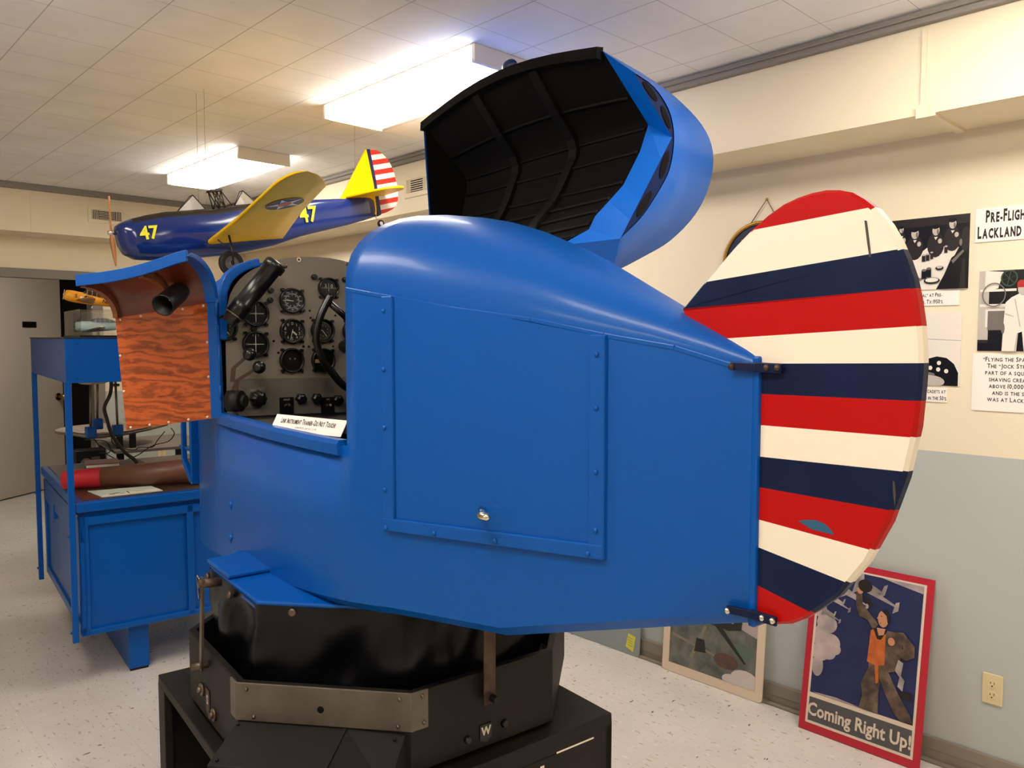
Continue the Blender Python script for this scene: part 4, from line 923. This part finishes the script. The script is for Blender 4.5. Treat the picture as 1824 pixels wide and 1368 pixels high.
m = MB().box((-.14,-.07,0), (.14,.07,.03)); o = m.build('cardboard_box', mat('tan_cardboard', (150,116,84), .7)); o.location = TW(2.68,.40,ZD); o.rotation_euler = (0,0,TYAW+1.45); tag(o, 'flat tan cardboard box behind the red end of the roll', 'box')

# display case with a small model, on the desk's canopy
CZ = 1.6345
cs = thing('display_case', 'clear plastic display case on top of the blue desk canopy', 'display case', TW(2.35,.36,CZ), TYAW)
ACR = mat('clear_acrylic', (250,250,248), .02, trans=1., ior=1.2, alpha=.35)
MB().box((-.26,-.2,0), (.26,.155,.008)).build('case_base', BLACKB, cs)
m = MB(); t_ = .003; X0, X1, Y0, Y1, Z1 = -.255,.255,-.195,.15,.13
for lo_, hi_ in (((X0,Y0,.008),(X0+t_,Y1,Z1)), ((X1-t_,Y0,.008),(X1,Y1,Z1)), ((X0+t_,Y0,.008),(X1-t_,Y0+t_,Z1)), ((X0+t_,Y1-t_,.008),(X1-t_,Y1,Z1)), ((X0,Y0,Z1),(X1,Y1,Z1+t_))): m.box(lo_, hi_)
m.build('case_cover', ACR, cs)
def small_plane(name, label, loc, rz, s, body, wing, dark, canopy, navy=False, tilt=0.):
    t = thing(name, label, 'model aeroplane', mx=Matrix.Translation(V(loc)) @ Matrix.Rotation(rz,4,'Z') @ Matrix.Rotation(tilt,4,'Y'))
    a = lambda x, y, z: V(-x*s, y*s, z*s)
    m = MB(); m.loft([[a(x, w_*math.cos(2*PI*k/16), zc+w_*1.15*math.sin(2*PI*k/16)) for k in range(16)] for x, w_, zc in ((-.01,.03,0),(0,.058,0),(.06,.068,0),(.15,.07,0),(.3,.066,.005),(.5,.052,.01),(.75,.032,.02),(1,.012,.03))], True, True, 0, True); f_ = m.build('fuselage', body, t)
    for sg in (1,-1):
        m = MB(); m.loft([[a(x0,sg*y,z), a(x0+c*.3,sg*y,z+.016), a(x0+c,sg*y,z), a(x0+c*.4,sg*y,z-.008)] for y, x0, c, z in ((.04,.12,.24,-.05),(.35,.15,.17,-.03),(.58,.19,.1,-.01),(.62,.23,.03,-.008))], True, True, 0, True); m.build('wing', wing, t)
        m = MB(); m.loft([[a(x0,sg*y,.04), a(x0+c*.4,sg*y,.048), a(x0+c,sg*y,.04)] for y, x0, c in ((.01,.82,.13),(.2,.86,.08))], True, True, 0, False); m.build('tailplane', body, t)
    m = MB(); m.prism([(.82*s,.03*s),(.9*s,.17*s),(.98*s,.18*s),(1.0*s,.03*s)], (V(0,0,0), V(-1,0,0), V(0,0,1), V(0,1,0)), -.006*s, .006*s); m.build('fin', body, t)
    m = MB(); rgs = [[a(x, w_*math.cos(2*PI*k/12), .06+h*max(0,math.sin(2*PI*k/12))) for k in range(12)] for x, w_, h in ((.2,.03,.02),(.25,.045,.065),(.38,.045,.07),(.47,.035,.05),(.54,.02,.02))]; m.loft(rgs, True, True, 0, False)
    cn = m.build('canopy', canopy, t)
    m = MB()
    for x in (.25,.31,.37,.43): m.loft([[a(x, .047*math.cos(PI*k/8), .061+.07*math.sin(PI*k/8)) for k in range(9)], [a(x+.008, .047*math.cos(PI*k/8), .061+.071*math.sin(PI*k/8)) for k in range(9)]], False, False, 0, False)
    m.build('canopy_frame', wing if navy else body, cn)
    m = MB(); m.cyl(a(-.03,0,0), a(.0,0,0), .014*s, n=10); m.bar(a(-.02,.02,-.07), a(-.02,-.02,.07), .004*s+.001, .010*s, (1,0,0)); m.build('propeller', dark, t)
    if navy:
        fr = (a(.55,.066,.012), V(-1,0,0), V(0,0,1), V(0,1,0)); m = MB().text('NAVY', .05*s*1.6, fr, .003*s, 0, .9, .0004); m.text('S', .07*s, (a(.12,.083,.01), V(-1,0,0), V(0,0,1), V(0,1,0)), .0006, 0, 1, .0004); m.build('lettering', INK, f_, recalc=False)
        m = MB(); fr = (a(.26,.085,.0), V(-1,0,0), V(0,0,1), V(0,1,0)); m.poly([(-.09*s,-.015*s),(.09*s,-.015*s),(.09*s,.015*s),(-.09*s,.015*s)], fr, 0, 1); m.poly(ell(0,0,.045*s,.045*s,18), fr, .0004, 0); m.poly(star(0,0,.044*s), fr, .0008, 1); m.build('roundel', [PNV, PWH], f_, recalc=False)
    return t, a
t, a_ = small_plane('model_aeroplane', 'tiny white and pale blue model aeroplane inside the clear case', TW(2.3,.50,CZ+.052), TYAW+PI/2, .34, mat('pale_blue_model', (196,218,220), .4), mat('white_model', (232,228,216), .4), BLACKB, mat('grey_canopy', (120,126,130), .2))
m = MB().cyl(a_(.3,0,-.13), a_(.3,0,-.03), .003, n=8); m.build('stand', BLACKB, t)
t, a_ = small_plane('model_aeroplane', 'small orange-yellow NAVY model aeroplane on top of the clear case', TW(2.35,.535,1.845), TYAW+PI/2, .36, mat('orange_yellow_model', (240,164,36), .35), mat('brown_yellow_model', (190,128,44), .4), CHROME, mat('dark_canopy', (52,44,40), .2), True, -.2)
m = MB().cyl(a_(.35,0,-.135), a_(.35,0,-.05), .004, n=8); m.build('stand', CHROME, t)

# plotter hanging under the canopy, with rods and blue feet
pt = thing('course_plotter', 'metal plotter with three rods and blue feet under the desk canopy', 'plotter', TW(3.0,.29,1.09), TYAW)
PO = V(3.0,.29,1.09)
MET = mat('dull_alloy', (138,126,112), .4, .6)
m = MB(); c = V(3.0,.325,1.424)-PO
m.loft([[c+V(q*math.cos(2*PI*k/28), q*math.sin(2*PI*k/28), h) for k in range(28)] for q, h in ((.12,0),(.115,-.02),(.095,-.045),(.06,-.062),(.02,-.066))], True, True, 0, True); m.build('dome', mat('beige_dome', (196,180,158), .4), pt)
for (a0,p0,a1,p1,zf) in ((3.0,.335,2.98,.345,1.075),(3.02,.295,3.1,.29,1.11),(2.98,.207,2.96,.207,1.08)):
    m = MB().tube([V(a0,p0,1.37)-PO, V(a1,p1,zf+.04)-PO], .007, 10); m.build('rod', MET, pt)
    m = MB().box(V(a1-.03,p1-.028,zf-.025)-PO, V(a1+.03,p1+.028,zf+.04)-PO); m.build('foot', mat('bright_blue_paint', (20,96,180), .4), pt, bevel=.008)
m = MB().cyl(V(2.98,.207,1.345)-PO, V(2.98,.207,1.36)-PO, .022, n=14); m.build('collar', mat('green_collar', (20,80,44), .4), pt)
m = MB().cyl(V(2.98,.207,1.37)-PO, V(2.98,.207,1.424)-PO, .009, n=10); m.build('rod', MET, pt)
m = MB().tube([V(3.0,.44,1.42)-PO, V(3.02,.44,1.10)-PO], .008, 10); m.build('rod', MET, pt)
m = MB().tube([V(*q)-PO for q in ((3.0,.46,1.085),(2.98,.35,1.055),(2.96,.2,1.06),(3.0,.05,1.075),(3.1,-.1,1.09))], .012, 8); m.build('carriage_bar', MET, pt)
m = MB().tube([TW(2.9,*q) for q in spl([(.241,1.425),(.249,1.312),(.283,1.232),(.273,1.166),(.247,1.066),(.184,.962),(.135,.915),(.118,.89)], 30)], .010, 10)
tag(m.build('power_cable', mat('dark_grey_cable', (52,46,40), .6)), 'thick dark cable drooping from the desk canopy down to the desk top', 'cable')

# table with a round tray behind the desk
tb = thing('side_table', 'dark two-tier table with a round beige tray behind the blue desk', 'table', TW(3.95,.06), TYAW)
TO = V(3.95,.06,0)
m = MB(); c = V(3.93,.10,.985)-TO
m.loft([[c+V(q*math.cos(2*PI*k/40), q*1.05*math.sin(2*PI*k/40), h) for k in range(40)] for q, h in ((.29,0),(.30,.004),(.30,.02),(.288,.024))], True, True, 0, False); m.build('tray', mat('beige_tray', (150,132,112), .5, var=(9,(120,104,88))), tb)
for p in (.068,-.012): MB().box(V(3.65,p-.018,.885)-TO, V(3.69,p+.018,.985)-TO).build('riser', BLACK, tb)
m = MB().box(V(3.55,-.5,.865)-TO, V(4.3,.12,.885)-TO); m.build('shelf', mat('grey_shelf', (122,114,104), .5), tb, bevel=.003)
for a, p in ((3.6,-.45),(3.6,.08),(4.25,-.45),(4.25,.08)): MB().box(V(a-.02,p-.02,0)-TO, V(a+.02,p+.02,.865)-TO).build('leg', BLACK, tb)
m = MB()
for P_ in ([(.40,1.0),(.41,.96),(.36,.92),(.3,.91)], [(.15,1.0),(.13,.93),(.02,.89),(-.02,.905),(-.1,.9),(-.13,.94),(-.18,1.0)], [(.25,.99),(.2,.90),(.1,.83),(.0,.85),(-.1,.91),(-.2,.93),(-.24,.98),(-.22,1.02)], [(.3,.98),(.18,.96),(.16,.89),(.22,.885)]):
    m.tube([TW(3.5,*q) for q in spl(P_, 24)], .0035, 6)
tag(m.build('loose_wire', BLACKB), 'tangle of thin black wires hanging below the round beige tray', 'wire')
m = MB().box((-.08,-.085,0), (.08,.085,.2), 0); m.cyl((-.085,.03,.12), (-.1,.03,.12), .035, n=20, mi=1); m.box((-.083,-.05,.10), (-.081,0,.16), 2)
o = m.build('motor_unit', [BLACK, MET, PLATE]); o.location = TW(3.62,.26,.70); o.rotation_euler = (0,0,TYAW); tag(o, 'black electric motor unit on a crate behind the left desk post', 'motor')
m = MB().box((-.1,-.1,0), (.1,.1,.70), 0); m.box((-.104,-.1,.64), (-.1,.1,.69), 0); o = m.build('equipment_crate', BLACK, bevel=.004); o.location = TW(3.62,.26,0); o.rotation_euler = (0,0,TYAW); tag(o, 'tall narrow black crate behind the blue desk', 'crate')

# ------------------------------------------------------------------ outlets
IVORY = mat('ivory_plastic', (226,206,160), .4)
def outlet(label, O, ex):
    ex = V(ex); t = thing('wall_outlet', label, 'outlet', O); fr = (V(0,0,0), ex, V(0,0,1), ex.cross(V(0,0,1)))
    MB().prism([(-.034,0),(.034,0),(.034,.114),(-.034,.114)], fr, 0, .006).build('cover_plate', IVORY, t, bevel=.003)
    for z in (.036,.078):
        m = MB().prism(ell(0,z,.017,.015,20), fr, .006, .0085, 0)
        for x, h in ((-.0065,.004),(.0055,.005)): m.poly([(x,z-h+.003),(x+.0022,z-h+.003),(x+.0022,z+h+.003),(x,z+h+.003)], fr, .0088, 1)
        m.poly(ell(0,z-.008,.0028,.0028,8), fr, .0088, 1); m.build('socket', [IVORY, BLACKB], t)
    m = MB().cyl(fr[3]*.005+V(0,0,.057), fr[3]*.0075+V(0,0,.057), .003, n=8); m.build('screw', CHROME, t)
outlet('ivory wall outlet on the grey wall right of the leaning posters', (XW-.0003,.804,.288), (0,-1,0))
outlet('ivory wall outlet low on the far grey wall behind the desk', (2.446,YW-.0003,.595), (1,0,0))

# ------------------------------------------------------------------ wall display
def wallfr(y, z): return (V(XW-.0004, y, z), V(0,-1,0), V(0,0,1), V(-1,0,0))
PHB = mat('photo_black', (16,13,12), .3); PHD = mat('photo_dark', (44,38,35), .3); PHM = mat('photo_grey', (120,112,104), .3); PHL = mat('photo_light', (196,186,174), .3); PHW = mat('photo_white', (238,228,214), .3); PHR = mat('photo_red', (176,40,40), .3); PHG = mat('photo_green', (58,78,62), .3)
PHOTO = [PHB, PHD, PHM, PHL, PHW, PHR, PHG]
def art(name, mats, y, z, wd, ht, layers, label, cat, th=.004, edge=4):
    fr = wallfr(y, z); m = MB().prism([(0,0),(wd,0),(wd,ht),(0,ht)], fr, 0, th, layers[0], edge)
    for k, (c, L) in enumerate(layers[1:]):
        L = [(min(max(x,0),1)*wd, min(max(v,0),1)*ht) for x, v in L]; m.poly(L, fr, th+.00012*(k+1), c)
    return tag(m.build(name, mats, recalc=False), label, cat)
def R4(x0,y0,x1,y1): return [(x0,y0),(x1,y0),(x1,y1),(x0,y1)]
# officers at a long table: generic figures
L = [0, (1,R4(0,.88,1,1)), (4,[(.12,.0),(.62,.0),(.78,.34),(.88,.56),(.52,.6),(.30,.42),(.1,.3)]), (4,[(.0,.1),(.3,.0),(.62,.0),(.66,.2),(.4,.35),(.0,.32)])]
for cx_, cy_, s_ in ((.34,.79,.05),(.60,.81,.047),(.80,.88,.045),(.17,.86,.03)):
    L += [(1,ell(cx_,cy_-.2,s_*2.2,.17,16)), (3,ell(cx_,cy_,s_*.95,s_*1.5,16)), (0,ell(cx_-.005,cy_+s_*1.1,s_*1.05,s_*.7,14)), (2,ell(cx_+s_*.5,cy_-.02,s_*.3,s_*.8,8)), (3,ell(cx_+s_*1.1,cy_-.15,.025,.035,10)), (4,[(cx_-.02,cy_-.09),(cx_+.025,cy_-.09),(cx_,cy_-.13)])]
for cx_, cy_, s_ in ((.46,.44,.022),(.51,.45,.022),(.73,.54,.02),(.56,.47,.018)): L += [(1,R4(cx_-s_,cy_-.05,cx_+s_,cy_+.04)), (3,ell(cx_,cy_+.04,s_,.012,10))]
for cx_, cy_ in ((.47,.2),(.53,.22)): L += [(0,R4(cx_-.03,cy_-.05,cx_+.03,cy_+.07)), (2,ell(cx_,cy_+.07,.03,.018,12))]
L += [(1,ell(.57,.12,.10,.045,18)), (4,ell(.57,.13,.08,.03,18)), (2,ell(.4,.15,.05,.02,10)), (0,ell(.66,.29,.05,.03,12)), (3,ell(.66,.3,.035,.018,12))]
L += [(0,[(.70,.0),(.98,.0),(1,.02),(1,.55),(.9,.5),(.8,.42),(.72,.2)]), (2,[(.80,.38),(.93,.52),(.95,.5),(.82,.34)]), (1,[(.90,.0),(.93,.4),(.96,.4),(.97,.0)]), (1,ell(.965,.66,.06,.17,16)), (2,ell(.905,.62,.018,.05,10))]
L[0] = 0
art('photograph', PHOTO, 1.215, 1.813, .286, .272, L, 'black and white photograph of men eating at a table, beside the rudder top', 'photograph')
def card(y, z, wd, ht, lines, size, label, cat='caption card', xs=.62, bold=.0004, name='caption_card'):
    fr = wallfr(y, z); m = MB().prism([(0,0),(wd,0),(wd,ht),(0,ht)], fr, 0, .004, 0)
    n = len(lines)
    for k, l in enumerate(lines):
        v = ht*(1-(k+.5)/n*.94-.03); m.caps(l, size, (fr[0]+fr[1]*wd/2+fr[2]*v, fr[1], fr[2], fr[3]), .0044, 1, xs, bold)
    return tag(m.build(name, [CARD, INK], recalc=False), label, cat)
card(1.215,1.752,.258,.054, ['“Square Meal” at Pre-', 'San Antonio, TX 1950’s.'], .021, 'small white caption beginning Square Meal under the dining photograph')
# hangar photograph: light sky above, dark arch below
L = [4, (3,R4(0,.3,1,.33)), (2,[(0,.655),(1,.615),(1,.62),(0,.66)]), (4,R4(0,0,1,.6)), (0,[(.28,.0),(.28,.12),(.34,.25),(.45,.36),(.62,.4),(.78,.38),(.9,.3),(.97,.18),(.97,.0)])]
for cx_, cy_ in ((.52,.24),(.65,.22),(.78,.2),(.66,.31)): L.append((4,ell(cx_,cy_,.035,.03,10)))
L += [(2,ell(.42,.15,.18,.035,14)), (3,ell(.5,.05,.26,.09,16)), (1,ell(.35,.12,.05,.05,10)), (2,[(.0,.1),(.3,.08),(.3,.16),(.0,.2)])]
art('photograph', PHOTO, 1.16, 1.451, .214, .274, L, 'pale photograph with a dark arched shape at its foot, beside the rudder middle', 'photograph')
card(1.13,1.388,.142,.054, ['Pre-Flight cadets at', 'Lackland’s in the 50’s.'], .021, 'small white caption ending in the 50s beside the rudder')
card(.911,1.976,.335,.12, ['Pre-Flight Training', 'Lackland Air Base, TX'], .058, 'large white title card reading PRE-FLIGHT, upper right edge', 'sign', .455, .0022, 'title_card')
# figure in white beside a lathe, generic
L = [0, (3,R4(0,.1,.17,1)), (4,[(.1,.74),(.32,.78),(.4,.98),(.1,1)]), (4,R4(.12,.30,.44,.52)), (3,R4(.12,.52,.5,.55)), (2,R4(.16,.26,.44,.5)), (4,R4(.02,.74,.62,.77)), (4,R4(.02,.55,.62,.585)), (0,R4(0,0,.5,.13)), (1,R4(.0,.10,.17,.14))]
def ringp(cx_, cy_, r, w_, c, sy=.75):
    A_ = ell(cx_,cy_,r,r*sy,24); B_ = ell(cx_,cy_,r-w_,(r-w_)*sy,24)
    return [(c,[A_[k],A_[(k+1)%24],B_[(k+1)%24],B_[k]]) for k in range(24)]
L += ringp(.5,.9,.14,.025,6)+[(6,[(.5+.13*math.cos(t)-.008,.9+.1*math.sin(t)),(.5+.13*math.cos(t)+.008,.9+.1*math.sin(t)),(.508,.9),(.492,.9)]) for t in [k*PI/3+.3 for k in range(6)]]
L += ringp(.26,.70,.2,.02,2)
L += [(4,[(.42,.0),(.62,.0),(.66,.22),(.74,.24),(.78,.0),(.98,.0),(1,.0),(1,.62),(.9,.7),(.72,.72),(.55,.66),(.46,.6),(.44,.4)]), (3,ell(.74,.76,.09,.08,18)), (5,[(.64,.78),(.86,.78),(.86,.84),(.82,.87),(.68,.87),(.64,.84)]), (3,[(.62,.0),(.66,.22),(.68,.22),(.66,.0)]), (2,ell(.43,.28,.03,.07,10)), (3,[(.6,.64),(.7,.3),(.715,.3),(.62,.64)]), (3,[(.46,.45),(.6,.42),(.6,.43),(.46,.47)])]
art('photograph', PHOTO, .892, 1.583, .19, .288, L, 'photograph of a person in white wearing a red cap, right edge', 'photograph')
card(.905,1.366,.46,.205, ['“Flying the Spad” was a form of punishment.', 'The “Jock Strap” oxygen mask is made of', 'part of a squat garter.  In his right hand', 'shaving cream, used in place of oxygen', 'above 10,000’.  The red “PT” hat is worn', 'and is the same type as in the shop. It', 'was at Lackland AFB, San Antonio, TX', '1959.'], .0225, 'white text card below the red-cap photograph, right edge', xs=.8)
# round plaque
GOLD = mat('gold_trim', (176,128,44), .35, .5)
pq = thing('round_plaque', 'round navy plaque with gold rim hung by a cord behind the rudder', 'plaque', (XW-.0004, 1.762, 1.787))
fr = (V(0,0,.178), V(0,-1,0), V(0,0,1), V(-1,0,0)); O, ex, ey, ez = fr
m = MB(); m.loft([[O+ex*q*math.cos(2*PI*k/56)+ey*q*math.sin(2*PI*k/56)+ez*h for k in range(56)] for q, h in ((.166,.0),(.180,.0),(.180,.014),(.173,.019),(.164,.014))], True, False, 0, True); m.build('rim', GOLD, pq)
m = MB(); m.prism(ell(0,0,.168,.168,48), fr, 0, .010, 0); m.build('field', mat('navy_field', (24,26,58), .5, bump=(60,.3,.004)), pq)
m = MB()
for L in ([(-.12,-.05),(-.125,.02),(-.10,.06),(-.085,.105),(-.07,.06),(-.08,.01),(-.07,-.05)], [(-.06,-.06),(-.06,.02),(-.03,.08),(-.01,.03),(-.02,-.06)], ell(.03,-.04,.06,.06,20)): m.prism(L, fr, .010, .013)
m.build('emblem', mat('yellow_emblem', (224,168,56), .5), pq)
nl = V(0,-(1.733-1.762),2.235-1.787); nl = V(-.006, 1.733-1.762, 2.235-1.787)
m = MB().tube([V(-.006,.05,.345), nl, V(-.006,-.10,.325)], .0022, 6, 0); m.ball(nl, .006, 1, 8, 6); m.build('hanging_cord', [mat('brown_cord', (120,92,60), .7), BRASS], pq)

# ------------------------------------------------------------------ boards leaning on the right wall
def leanfr(y_left, x_bot, x_top, H_, tilt_y=0.):
    up = V(x_top-x_bot, 0, math.sqrt(max(H_*H_-(x_top-x_bot)**2, 0))).normalized(); ex = V(0,-1,0)
    return (V(x_bot, y_left, .0015), ex, up, ex.cross(up))
def board(name, label, cat, fr, wd, ht, mats, layers, th=.006, rad=0., clip=None):
    if rad:
        pts = []
        for cx_, cy_, a0 in ((wd-rad,rad,-PI/2),(wd-rad,ht-rad,0),(rad,ht-rad,PI/2),(rad,rad,PI)):
            pts += [(cx_+rad*math.cos(a0+PI/2*k/5), cy_+rad*math.sin(a0+PI/2*k/5)) for k in range(6)]
    else: pts = [(0,0),(wd,0),(wd,ht),(0,ht)]
    m = MB().prism(pts, fr, 0, th, layers[0])
    for k, (c, L) in enumerate(layers[1:]):
        m.poly([(x*wd, y*ht) for x, y in L], fr, th+.00012*(k+1), c)
    return m
def clampbox(L, x0, y0, x1, y1): return [(min(max(x,x0),x1), min(max(y,y0),y1)) for x, y in L]
# poster with an airman waving
wd, ht = .475, .715
fr = leanfr(1.478, 3.095, 3.205, ht)
PM = [mat('poster_red', (188,40,54), .45), mat('poster_cream', (226,206,184), .5), mat('poster_navy', (44,50,92), .45, var=(14,(36,42,80),.3,.7)), mat('poster_grey', (88,86,86), .5), mat('poster_cloud', (206,186,176), .5, var=(9,(150,136,140),.35,.65)), mat('poster_brown', (74,60,50), .5, var=(22,(128,106,86),.3,.6)), mat('poster_orange', (206,112,52), .5, var=(20,(176,84,40),.3,.6)), mat('poster_skin', (200,140,104), .5), mat('poster_dark', (40,32,30), .5), mat('poster_silver', (178,164,158), .5, var=(16,(120,110,112),.3,.6))]
x0, y0, x1, y1 = .075, .22, .925, .955
sky = lambda L: clampbox(L, x0, y0, x1, y1)
LY = [0, (1,R4(.055,.045,.945,.965)), (2,R4(x0,y0,x1,y1)), (3,R4(x0,.06,x1,.195))]
for cx_, cy_, rx, ry in ((.12,.55,.09,.06),(.17,.63,.09,.055),(.22,.53,.08,.05),(.13,.46,.08,.05),(.11,.70,.05,.05),(.2,.47,.07,.04),(.25,.50,.06,.035),(.12,.38,.05,.06)): LY.append((4,sky(ell(cx_,cy_,rx,ry,16))))
LY += [(4,sky([(.1,.225),(.3,.235),(.55,.222),(.3,.22)])), (4,sky([(.6,.955),(.75,.935),(.925,.915),(.925,.955)]))]
for ox, oy, s_ in ((.46,.895,1.),(.33,.835,.62),(.22,.78,.5),(.16,.70,.45)):   # small twin-tailed aircraft shapes
    q = lambda L: sky([(ox+x*s_, oy+y*s_) for x, y in L])
    LY += [(9,q([(-.14,.05),(-.1,.06),(.16,-.02),(.16,-.035),(-.1,.015)])), (9,q([(-.05,.0),(.02,.0),(.27,-.075),(.27,-.085),(-.02,-.03)])), (9,q([(.12,-.06),(.16,.02),(.19,.03),(.17,-.03)])), (9,q([(.24,-.12),(.26,-.06),(.29,-.05),(.285,-.1)])), (9,q([(-.1,-.06),(-.06,.12),(-.01,.13),(0,-.02)]))]
LY += [(5,[(.50,.225),(.52,.30),(.50,.36),(.56,.47),(.66,.50),(.72,.45),(.80,.36),(.90,.27),(.925,.232),(.84,.222),(.78,.25),(.70,.34),(.655,.40),(.645,.33),(.655,.225)]),
       (5,[(.55,.46),(.54,.62),(.58,.67),(.72,.68),(.80,.63),(.79,.48),(.68,.45)]), (5,[(.565,.66),(.51,.71),(.44,.72),(.405,.77),(.40,.85),(.445,.855),(.46,.79),(.53,.745),(.60,.70)]),
       (7,ell(.43,.862,.026,.02,12)), (8,ell(.468,.892,.06,.036,14)), (8,[(.46,.84),(.52,.83),(.54,.79),(.52,.78),(.48,.81)]),
       (6,[(.535,.485),(.545,.66),(.60,.675),(.665,.655),(.675,.49),(.61,.475)]), (8,[(.56,.675),(.60,.62),(.63,.62),(.68,.68)]), (7,[(.59,.68),(.66,.685),(.65,.65),(.61,.64)]),
       (7,ell(.635,.735,.042,.046,16,rot=.3)), (8,[(.615,.778),(.655,.79),(.685,.765),(.69,.72),(.672,.72),(.66,.755)]), (7,[(.598,.745),(.584,.733),(.6,.726)]), (8,[(.612,.748),(.626,.752),(.626,.746)]), (8,[(.607,.709),(.622,.712),(.622,.707)]),
       (5,[(.70,.675),(.80,.69),(.895,.63),(.90,.575),(.84,.545),(.76,.56),(.72,.60),(.76,.615),(.81,.60),(.80,.63)]), (7,ell(.715,.625,.028,.022,12)), (6,[(.60,.48),(.63,.48),(.64,.39),(.62,.38)]),
       (9,[(.78,.54),(.82,.53),(.81,.46),(.84,.44),(.83,.38),(.79,.40),(.80,.45),(.76,.48)]), (8,[(.80,.38),(.90,.38),(.91,.345),(.82,.35)])]
m = board('poster', '', '', fr, wd, ht, PM, LY)
O, ex, ey, ez = fr
m.text('Coming Right Up!', .072, (O+ex*wd*.5+ey*ht*.125, ex, ey, ez), .0082, 1, .78, .0019)
tag(m.build('poster_board', PM, recalc=False), 'red-bordered poster board of a waving airman reading Coming Right Up, leaning on the wall', 'poster')
# aircraft print with a cream border
wd, ht = .535, .45
fr = leanfr(2.222, 3.172, 3.205, ht)
BM = [mat('print_border', (232,208,182), .5), mat('print_land', (128,126,114), .5, var=(16,(80,84,80),.3,.7)), mat('print_green', (96,112,98), .5), mat('print_cloud', (214,200,190), .5), mat('print_plane', (48,44,44), .5), mat('print_path', (136,128,108), .5), mat('print_red', (120,74,64), .5, var=(20,(80,70,64))), mat('print_sky', (184,166,160), .5)]
LB = [0, (1,R4(.07,.1,.93,.93)), (7,[(.07,.85),(.4,.8),(.93,.62),(.93,.93),(.07,.93)]), (2,[(.07,.62),(.3,.6),(.5,.66),(.5,.63),(.3,.56),(.07,.57)]), (5,[(.28,.22),(.42,.6),(.45,.6),(.32,.22)]), (5,[(.1,.4),(.7,.28),(.7,.3),(.1,.43)]), (4,[(.33,.3),(.45,.32),(.43,.45),(.35,.45)]), (2,ell(.8,.45,.1,.08,14)), (6,ell(.65,.3,.12,.08,14)), (3,clampbox(ell(.84,.17,.14,.1,16),.07,.1,.93,.93)), (3,clampbox(ell(.72,.13,.1,.06,16),.07,.1,.93,.93)),
      (4,[(.36,.70),(.45,.64),(.66,.62),(.78,.66),(.79,.78),(.74,.80),(.70,.70),(.55,.72),(.44,.76)]), (4,[(.5,.66),(.56,.68),(.84,.34),(.82,.33)]), (7,[(.38,.705),(.44,.70),(.44,.74)]), (4,[(.74,.76),(.70,.83),(.72,.83),(.79,.76)])]
m = board('print', '', '', fr, wd, ht, BM, LB, rad=.02)
tag(m.build('art_print', BM, recalc=False), 'cream-bordered aircraft print leaning on the wall under the trainer tail', 'picture')
# grey-blue board with sticky note
wd, ht = .60, .34
fr = leanfr(2.975, 3.19, 3.206, ht)
m = board('b', '', '', fr, wd, ht, [], [0, (1,R4(.0,.4,.86,.8)), (2,R4(.72,.42,.86,.9))], rad=.015)
tag(m.build('backing_board', [mat('grey_blue_board', (150,158,156), .5), mat('pale_label', (206,198,184), .5), mat('pale_pink_label', (216,196,180), .5)], recalc=False), 'grey-blue board leaning on the wall, mostly hidden under the trainer', 'board')
O, ex, ey, ez = fr
m = MB().prism([(.515,.035),(.562,.018),(.575,.10),(.528,.108)], (O,ex,ey,ez), .0072, .0078, 0)
for k in range(4): m.poly([(.527,.088-.013*k),(.56,.082-.013*k),(.56,.084-.013*k),(.527,.09-.013*k)], (O,ex,ey,ez), .0081, 1)
tag(m.build('sticky_note', [mat('yellow_note', (228,222,86), .6), INKG], recalc=False), 'yellow sticky note on the corner of the grey-blue board', 'note')
